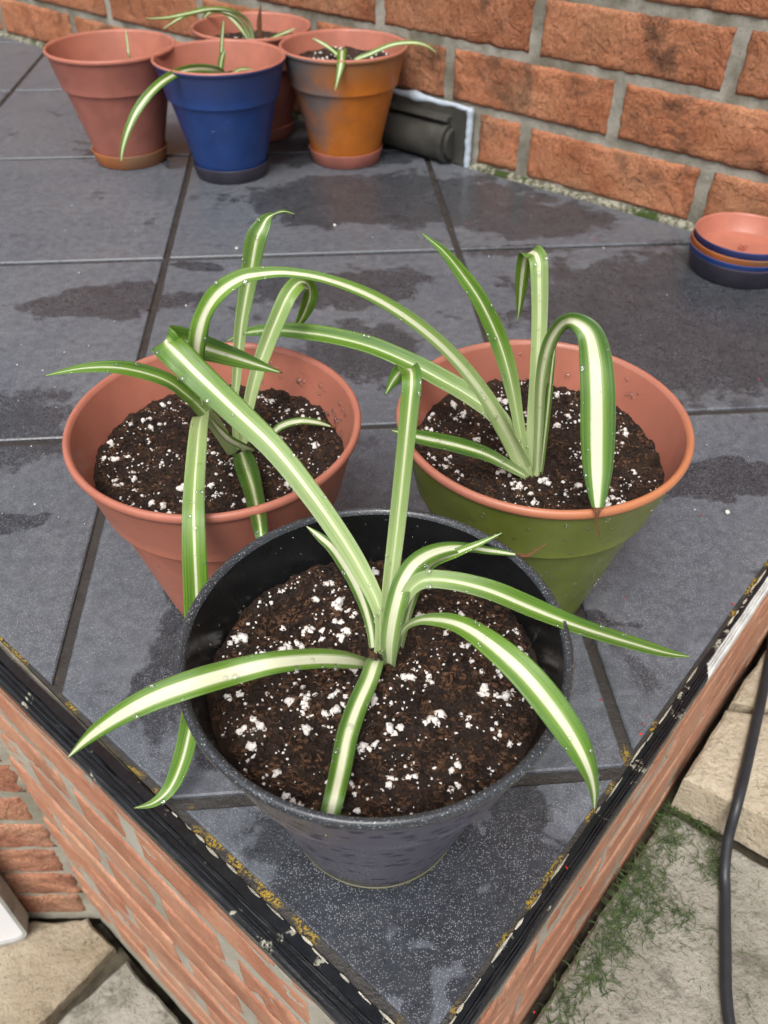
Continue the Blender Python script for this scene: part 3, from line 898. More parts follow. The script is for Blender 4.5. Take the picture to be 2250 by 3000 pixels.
def make_soil(key, zc, rad, label, big, small, fib, root_xy, tilt=(0, 0), seed=0.0, res=.0011, edge=.0):
    cx, cy, _ = ploc(key)
    rng = random.Random(int(seed * 10) + 3)
    def hgt(x, y):
        r = math.hypot(x, y) / rad
        h = zc + tilt[0] * x + tilt[1] * y + .0030 * nz(x * 55, y * 55, seed) + .0019 * nz(x * 150, y * 150, seed + 5) + .0016 * nz(x * 420, y * 420, seed + 9)
        return h + edge * max(0, r - .6) / .4 - .002 * math.exp(-((x - root_xy[0]) ** 2 + (y - root_xy[1]) ** 2) / .00012)
    nr, na = max(10, int(rad / res)), max(40, int(2 * math.pi * rad / (res * 1.4)))
    v = [(0, 0, hgt(0, 0))]; f = []
    for i in range(1, nr + 1):
        r = rad * i / nr
        for k in range(na):
            a = 2 * math.pi * k / na + (i % 2) * math.pi / na
            x, y = r * math.cos(a), r * math.sin(a)
            if i == nr: z = hgt(x, y); q = inner_r(z) / r; v.append((x * q, y * q, z))
            else: v.append((x, y, hgt(x, y)))
    for k in range(na): f.append((0, 1 + k, 1 + (k + 1) % na))
    for i in range(nr - 1):
        for k in range(na):
            a, b_ = 1 + i * na + k, 1 + i * na + (k + 1) % na
            f.append((a, a + na, b_ + na, b_))
    root = tag(obj('potting_soil', mesh('potting_soil', v, f, M['soil'], smooth=True), None, (cx, cy, 0)), label, 'soil', 'soil in the pots')
    def spot():
        for _ in range(40):
            a, r = rng.uniform(0, 2 * math.pi), rad * .97 * math.sqrt(rng.random())
            x, y = r * math.cos(a), r * math.sin(a)
            if nz(x * 45 + 3, y * 45, seed + 2) > -.22 and (x - root_xy[0]) ** 2 + (y - root_xy[1]) ** 2 > .00006: return x, y
        return x, y
    for k in range(big):
        x, y = spot()
        s = rng.choice((.0008, .0010, .0011, .0010, .0012, .0013, .0015, .0017, .0020))
        for c in range(1 if s > .0017 else rng.choice((1, 1, 2, 3))):
            xx, yy = x + (rng.uniform(-.003, .003) if c else 0), y + (rng.uniform(-.003, .003) if c else 0)
            if math.hypot(xx, yy) > rad * .97: continue
            o = obj('perlite_grain', GR[rng.randrange(8)], root, (xx, yy, hgt(xx, yy) + s * rng.uniform(.0, .3)))
            o.scale = (s * rng.uniform(.85, 1.45), s * rng.uniform(.8, 1.1), s * rng.uniform(.65, .9)); o.rotation_euler = (rng.uniform(-.5, .5), rng.uniform(-.5, .5), rng.uniform(0, 6.28))
    v, f = [], []
    for k in range(small):
        x, y = spot(); s = rng.uniform(.00022, .0007)
        bv, bf = ICO1[rng.randrange(6)]; b0 = len(v); z = hgt(x, y) + s * .4
        ca, sa = math.cos(k), math.sin(k); sx_ = s * rng.uniform(1, 1.6)
        v += [(x + (p[0] * ca * sx_ - p[1] * sa * s), y + (p[0] * sa * sx_ + p[1] * ca * s), z + p[2] * s * .8) for p in bv]
        f += [tuple(b0 + q for q in t) for t in bf]
    tag(obj('perlite_crumbs', mesh('perlite_crumbs', v, f, M['perlite'], smooth=True), root), kind='stuff')
    v, f = [], []
    for k in range(fib):
        a, r = rng.uniform(0, 6.28), rad * .98 * math.sqrt(rng.random()); x, y = r * math.cos(a), r * math.sin(a)
        d = rng.uniform(0, 6.28); L_ = rng.uniform(.0008, .0048); wd = rng.uniform(.00010, .00032) * (1 if L_ > .003 else 1.8)
        b0 = len(v); bend = rng.uniform(-.8, .8)
        for q in range(4):
            t = q / 3 - .5; dd = d + bend * t
            px, py = x + math.cos(dd) * L_ * t, y + math.sin(dd) * L_ * t
            if math.hypot(px, py) > rad: px, py = px * .95, py * .95
            pz = hgt(px, py) + .0004 + rng.uniform(0, .0007)
            nx_, ny_ = -math.sin(dd) * wd, math.cos(dd) * wd
            v += [(px + nx_, py + ny_, pz), (px, py, pz + wd * .9), (px - nx_, py - ny_, pz)]
        for q in range(3):
            a = b0 + q * 3; f += [(a, a + 1, a + 4, a + 3), (a + 1, a + 2, a + 5, a + 4)]
    for k in range(int(fib * .9)):                       # dark crumbs give the surface its granular look
        a, r = rng.uniform(0, 6.28), rad * .97 * math.sqrt(rng.random()); x, y = r * math.cos(a), r * math.sin(a)
        s = rng.uniform(.00035, .0011) * (1.5 if rng.random() < .06 else 1); bv, bf = ICO1[rng.randrange(6)]; b0 = len(v); z = hgt(x, y) + s * .2
        sx_ = rng.uniform(.8, 1.6)
        v += [(x + q[0] * s * sx_, y + q[1] * s, z + q[2] * s * .8) for q in bv]; f += [tuple(b0 + q for q in t) for t in bf]
    tag(obj('bark_fibres', mesh('bark_fibres', v, f, M['fibre']), root), kind='stuff')
    return root
make_soil('front', .1035, inner_r(.1045), 'dark soil dotted with white perlite in the front black pot', 135, 760, 1900, (.002, .0143), (0, 0), 1.0, edge=.002)
make_soil('terra', .0985, inner_r(.1000), 'dark soil with perlite in the middle terracotta pot', 115, 560, 1500, (.0075, .012), (0, .03), 2.3, edge=.004)
make_soil('green', .1010, inner_r(.1030), 'dark soil with perlite in the olive green pot', 120, 620, 1500, (-.006, -.0135), (0, .02), 3.7, edge=.004)
make_soil('blue', .098, inner_r(.097), 'soil just below the rim of the blue pot', 20, 50, 100, (0, .02), (0, 0), 4.1, .004)
make_soil('orange', .112, inner_r(.111), 'soil with perlite in the orange sprayed pot', 45, 120, 200, (0, 0), (0, 0), 5.2, .003)
make_soil('bback', .110, inner_r(.109), 'dark soil in the rearmost terracotta pot', 40, 120, 200, (0, 0), (0, 0), 6.6, .003)
make_soil('bterra', .094, inner_r(.093), 'soil deep inside the leftmost back pot', 10, 30, 60, (0, 0), (0, 0), 7.4, .004)

# ------------------------------------------------------------------ spider plants
def m_leaf():
    b = NB('variegated_leaf'); uv = b.sep(b.uv()); u, vv = uv[0], uv[1]
    rnd = b.rand(); st = b.attr('stripe'); pale = b.attr('pale')
    d = b.math('MULTIPLY', b.math('ABSOLUTE', b.math('SUBTRACT', u, b.math('ADD', .48, b.math('MULTIPLY', rnd, .04)))), 2)
    off = b.math('MULTIPLY', rnd, 37)
    tone = b.attr('tone')
    strip_ = b.noise(b.comb(b.math('ADD', b.math('MULTIPLY', u, 30), off), b.math('MULTIPLY', vv, 1.6), off), 1.0, 4, .68)
    fine = b.noise(b.comb(b.math('ADD', b.math('MULTIPLY', u, 95), off), b.math('MULTIPLY', vv, 2.5), off), 1.0, 2, .6)
    broad = b.noise(b.comb(b.math('MULTIPLY', u, 3), b.math('MULTIPLY', vv, 4), off), 1.0, 2)
    dd = b.math('ADD', d, b.math('MULTIPLY', b.math('SUBTRACT', strip_, .5), .62))
    g = b.mix(b.ss(strip_, .35, .62), (.060, .150, .013), (.190, .345, .032))
    g = b.mix(b.math('MULTIPLY', b.ss(broad, .35, .7), .5), g, (.048, .140, .040))
    g = b.mix(b.math('MULTIPLY', b.ss(fine, .5, .8), .35), g, (.21, .39, .05))
    g = b.mix(b.math('MULTIPLY', tone, .75), g, (.028, .088, .014))
    g = b.mix(b.math('MULTIPLY', b.ss(dd, b.math('ADD', st, .38), st), .62), g, (.23, .38, .055))   # yellow-green next to the stripe
    wht = b.ss(dd, b.math('ADD', st, .06), b.math('SUBTRACT', st, .10))
    w_ = b.mix(b.ss(fine, .35, .75), (.80, .79, .62), (.62, .68, .42))
    c = b.mix(wht, g, w_)
    base = b.math('MULTIPLY', b.ss(b.math('ADD', vv, b.math('MULTIPLY', b.math('SUBTRACT', strip_, .5), .35)), b.attr('reach'), .02), pale)
    c = b.mix(base, c, b.mix(b.ss(fine, .3, .8), (.62, .71, .40), (.40, .56, .18)))
    c = b.mix(b.ss(d, .97, .998, 0, .3), c, (.35, .42, .20))                                          # thin pale margin
    tip = b.ss(vv, .985, 1.0)
    c = b.mix(tip, c, (.13, .075, .03))
    b.bump(b.math('ADD', fine, b.math('MULTIPLY', strip_, .8)), .35, .0004)
    b.fin(c, b.ss(broad, .3, .7, .24, .36), .5)
    tr = b.n('ShaderNodeBsdfTranslucent'); b.put(tr.inputs['Color'], b.mix(1, c, (.95, 1.0, .55), 'MULTIPLY'))
    mx = b.n('ShaderNodeMixShader'); mx.inputs[0].default_value = .26
    b.t.links.new(b.b.outputs[0], mx.inputs[1]); b.t.links.new(tr.outputs[0], mx.inputs[2]); b.t.links.new(mx.outputs[0], b.out.inputs['Surface'])
    return b.m
M['leaf'] = m_leaf()
def m_dry():
    b = NB('dry_brown_leaf'); O = b.pos()
    return b.fin(b.mix(b.noise(O, 500, 3), (.045, .018, .010), (.19, .085, .035)), .7, .3)
M['dry'] = m_dry()
def m_drop():
    b = NB('water')                       # clear film: see-through with a sharp sky glint
    lw = b.n('ShaderNodeLayerWeight'); fac = b.math('POWER', lw.outputs['Facing'], 2.0)
    t = b.n('ShaderNodeBsdfTransparent'); t.inputs['Color'].default_value = (.96, .97, .96, 1)
    g = b.n('ShaderNodeBsdfGlossy'); g.inputs['Roughness'].default_value = .03
    m = b.n('ShaderNodeMixShader'); b.put(m.inputs[0], b.math('MULTIPLY_ADD', fac, .62, .07))
    b.t.links.new(t.outputs[0], m.inputs[1]); b.t.links.new(g.outputs[0], m.inputs[2]); b.t.links.new(m.outputs[0], b.out.inputs['Surface'])
    return b.m
M['water'] = m_drop()

def ribbon(rows, nseg, nac, chan, flip_at=None, ripple=0.0, seed=0.0, thick=.00016):
    """leaf blade: a channelled ribbon with real thickness; returns verts, faces, uv, upper-surface samples"""
    sp = spline(rows, nseg)
    P = [Vector(r[:3]) for r in sp]
    n0 = []
    for i, r in enumerate(sp):
        t = (P[min(i + 1, nseg)] - P[max(i - 1, 0)]).normalized()
        s = Vector(r[4:7]); s = (s - t * s.dot(t)).normalized()
        n0.append((t, s, s.cross(t)))
    k = int(nseg * .6)
    if sum(q[2].z for q in n0[:k]) < 0: n0 = [(t, -s, -n) for t, s, n in n0]
    v, uv, f = [], [], []
    for side in (1, -1):
        for i, r in enumerate(sp):
            t, s, n = n0[i]; w_ = max(r[3], .0003); x = i / nseg
            ch = chan[0] + (chan[1] - chan[0]) * min(1, x * 1.4)
            for k in range(nac + 1):
                a = 2 * k / nac - 1
                ed = (1 - abs(a) ** 6)
                lift = ch * w_ * (abs(a) ** 1.25 - .35) + ripple * w_ * .1 * a * nz(x * 7, a, seed)
                p = P[i] + s * (a * w_ / 2) + n * (lift + side * thick * (.25 + .75 * ed))
                v.append(tuple(p)); uv.append((k / nac, x))
    W = nac + 1; N = (nseg + 1) * W
    for i in range(nseg):
        for k in range(nac):
            a = i * W + k
            f.append((a, a + W, a + W + 1, a + 1)); f.append((N + a, N + a + 1, N + a + W + 1, N + a + W))
        for k in (0, nac):
            a = i * W + k
            f.append((a, N + a, N + a + W, a + W) if k == 0 else (a, a + W, N + a + W, N + a))
    for i in (0, nseg):
        for k in range(nac):
            a = i * W + k
            f.append((a, a + 1, N + a + 1, N + a) if i == 0 else (a, N + a, N + a + 1, a + 1))
    return v, f, uv, n0, P, sp

DROPV = ico(2, 1.0, 0.0, .0)
def drops_mesh(places):
    v, f = [], []
    for p, n, r, sq in places:
        n = Vector(n).normalized(); t = n.cross(Vector((.3, .2, .9))).normalized(); s = n.cross(t); b0 = len(v); p = Vector(p)
        for q in DROPV[0]:
            z = q[2] * sq if q[2] > 0 else q[2] * .15
            v.append(tuple(p + t * (q[0] * r) + s * (q[1] * r) + n * (z * r)))
        f += [tuple(b0 + k for k in g) for g in DROPV[1]]
    return mesh('water_drops', v, f, M['water'], smooth=True)

